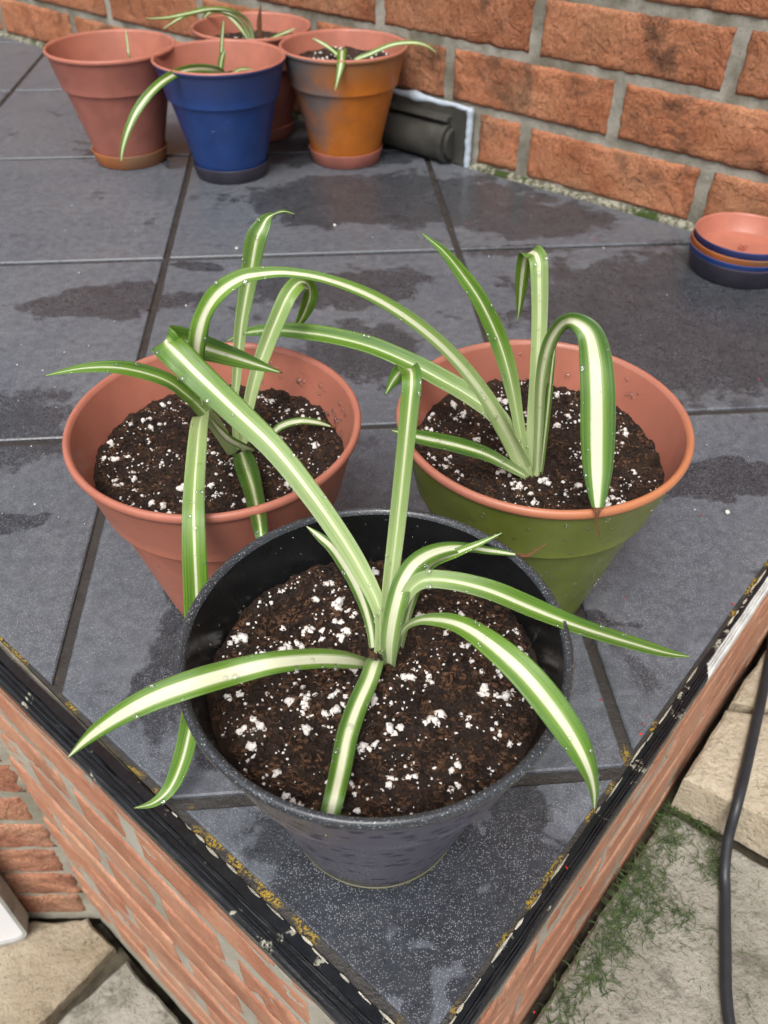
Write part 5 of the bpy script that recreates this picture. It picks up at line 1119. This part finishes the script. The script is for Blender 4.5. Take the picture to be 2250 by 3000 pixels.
wall_drops('green', [(20, 150, .104, .125, 24, True, .0008, .0020), (-140, -20, .03, .122, 110, False, .0005, .0019)])
wall_drops('front', [(60, 200, .104, .125, 30, True, .0004, .0010)])
wall_drops('blue', [(-150, -10, .03, .12, 40, False, .0006, .0013)])
wall_drops('orange', [(-160, -10, .03, .12, 50, False, .0006, .0013)])
wall_drops('bterra', [(-160, -10, .03, .12, 30, False, .0006, .0013)])

# ------------------------------------------------------------------ grass clippings on the patio
def m_grass():
    b = NB('cut_grass'); r = b.noise(b.pos(), 160, 2)
    return b.fin(b.mix(b.ss(r, .3, .7), (.020, .040, .010), (.060, .098, .024)), .6, .3)
M['grass'] = m_grass()
up_c = [(.447, -.14), (.428, -.165), (.47, -.114), (.447, -.149), (.486, -.10), (.42, -.177)]
lo_c = [(.404, -.218), (.418, -.211), (.383, -.25), (.427, -.216), (.433, -.235), (.433, -.254), (.424, -.267), (.38, -.267), (.363, -.279), (.344, -.294), (.377, -.287), (.39, -.296), (.362, -.301), (.329, -.311), (.313, -.325),
        (.343, -.309), (.295, -.343), (.321, -.328), (.367, -.259), (.406, -.233), (.401, -.242), (.29, -.36), (.36, -.27), (.35, -.285)]
v, f = [], []
def blade(x, y, z, L_, wd, lift):
    d = rng.uniform(0, 6.28); bend = rng.uniform(-1.2, 1.2); b0 = len(v)
    px, py, pz = x, y, z
    for q in range(5):
        t = q / 4; ww = wd * (1 - .85 * t)
        nx_, ny_ = -math.sin(d) * ww, math.cos(d) * ww
        v.extend([(px + nx_, py + ny_, pz), (px, py, pz - ww * .6), (px - nx_, py - ny_, pz)])
        d += bend / 4; px += math.cos(d) * L_ / 4; py += math.sin(d) * L_ / 4; pz = max(z - .001, pz + lift * L_ / 4 * (1 - 1.6 * t))
    for q in range(4):
        a = b0 + q * 3; f.extend([(a, a + 1, a + 4, a + 3), (a + 1, a + 2, a + 5, a + 4)])
for cs, z, n, sg in ((up_c, ZU + .002, 40, .006), (lo_c, ZD + .002, 62, .0066)):
    for (x, y) in cs:
        for k in range(n):
            px, py = x + rng.gauss(0, sg), y + rng.gauss(0, sg)
            if px - py < RF + .006: continue
            if z > -.2 and (px - .4125) * .64 + (py + .207) * .8 < .004: continue
            blade(px, py, z + rng.uniform(0, .003), rng.uniform(.004, .013), rng.uniform(.00022, .0005), rng.uniform(0, .35))
for k in range(420):
    px, py = rng.uniform(.25, .56), rng.uniform(-.46, -.2)
    if px - py < RF + .008 or (px - .4125) * .64 + (py + .207) * .8 > -.012: continue
    blade(px, py, ZD + .0025, rng.uniform(.003, .009), rng.uniform(.0002, .0004), .1)
tag(obj('grass_clippings', mesh('grass_clippings', v, f, M['grass'], smooth=True)), 'dark green grass clippings strewn on the stone beside the low wall', 'grass', kind='stuff')

# ------------------------------------------------------------------ bits lying on the tiles
M['red'] = m_plain('red_petal', (.55, .03, .012), .6, .3, .3, 100)
v, f = [], []
for (x, y) in [(.325, .369), (.457, .317), (.262, -.362), (.258, -.352), (.23, -.41), (.40, -.20), (.41, -.12), (.335, -.19), (.47, -.10), (.30, -.262), (.315, -.285), (.318, -.279), (.322, -.274), (.52, .04), (.44, .02), (.30, -.13), (.27, -.22)]:
    a = rng.uniform(0, 6.28); b0 = len(v); s1, s2 = rng.uniform(.0005, .0010), rng.uniform(.0003, .0006)
    for (p, q, z) in ((-1, -1, .0006), (1, -.6, .001), (1.2, .7, .0006), (-.8, 1, .0012), (0, 0, .0016)):
        v.append((x + math.cos(a) * p * s1 - math.sin(a) * q * s2, y + math.sin(a) * p * s1 + math.cos(a) * q * s2, z))
    f += [(b0, b0 + 1, b0 + 4), (b0 + 1, b0 + 2, b0 + 4), (b0 + 2, b0 + 3, b0 + 4), (b0 + 3, b0, b0 + 4)]
tag(obj('red_flecks', mesh('red_flecks', v, f, M['red'])), 'tiny red flecks scattered on the tiles', 'debris', kind='stuff')
v, f = [], []
for k in range(70):
    if k < 3: x, y = [(.072, .323), (.177, .375), (.429, -.118)][k]; s = .0018
    else: x, y = rng.uniform(-.15, .55), rng.uniform(-.2, .5); s = rng.uniform(.0003, .0009)
    if rng.random() < .5 and k >= 3: x, y = rng.gauss(-.04, .04), rng.gauss(.04, .06)
    if x + y < -LE + .01 or x - y > RE - .01: continue
    bv, bf = ICO1[k % 6]; b0 = len(v)
    v += [(x + p[0] * s, y + p[1] * s, .0002 + s * .5 + p[2] * s * .7) for p in bv]; f += [tuple(b0 + q for q in t) for t in bf]
tag(obj('perlite_crumbs', mesh('perlite_crumbs', v, f, M['perlite'], smooth=True)), 'stray white perlite crumbs on the tiles', 'debris', kind='stuff')
pl_ = []
for k in range(260):
    x, y = rng.uniform(-.35, .7), rng.uniform(-.1, .75)
    if x + y < -LE + .01 or x - y > RE - .01 or .95 * x + y > 2.82 * S: continue
    pl_.append(((x, y, .0001), (0, 0, 1), rng.uniform(.0006, .0017), rng.uniform(.35, .6)))
tag(obj('water_drops', drops_mesh(pl_)), 'small raindrops standing on the tiles', 'water drops', kind='stuff')
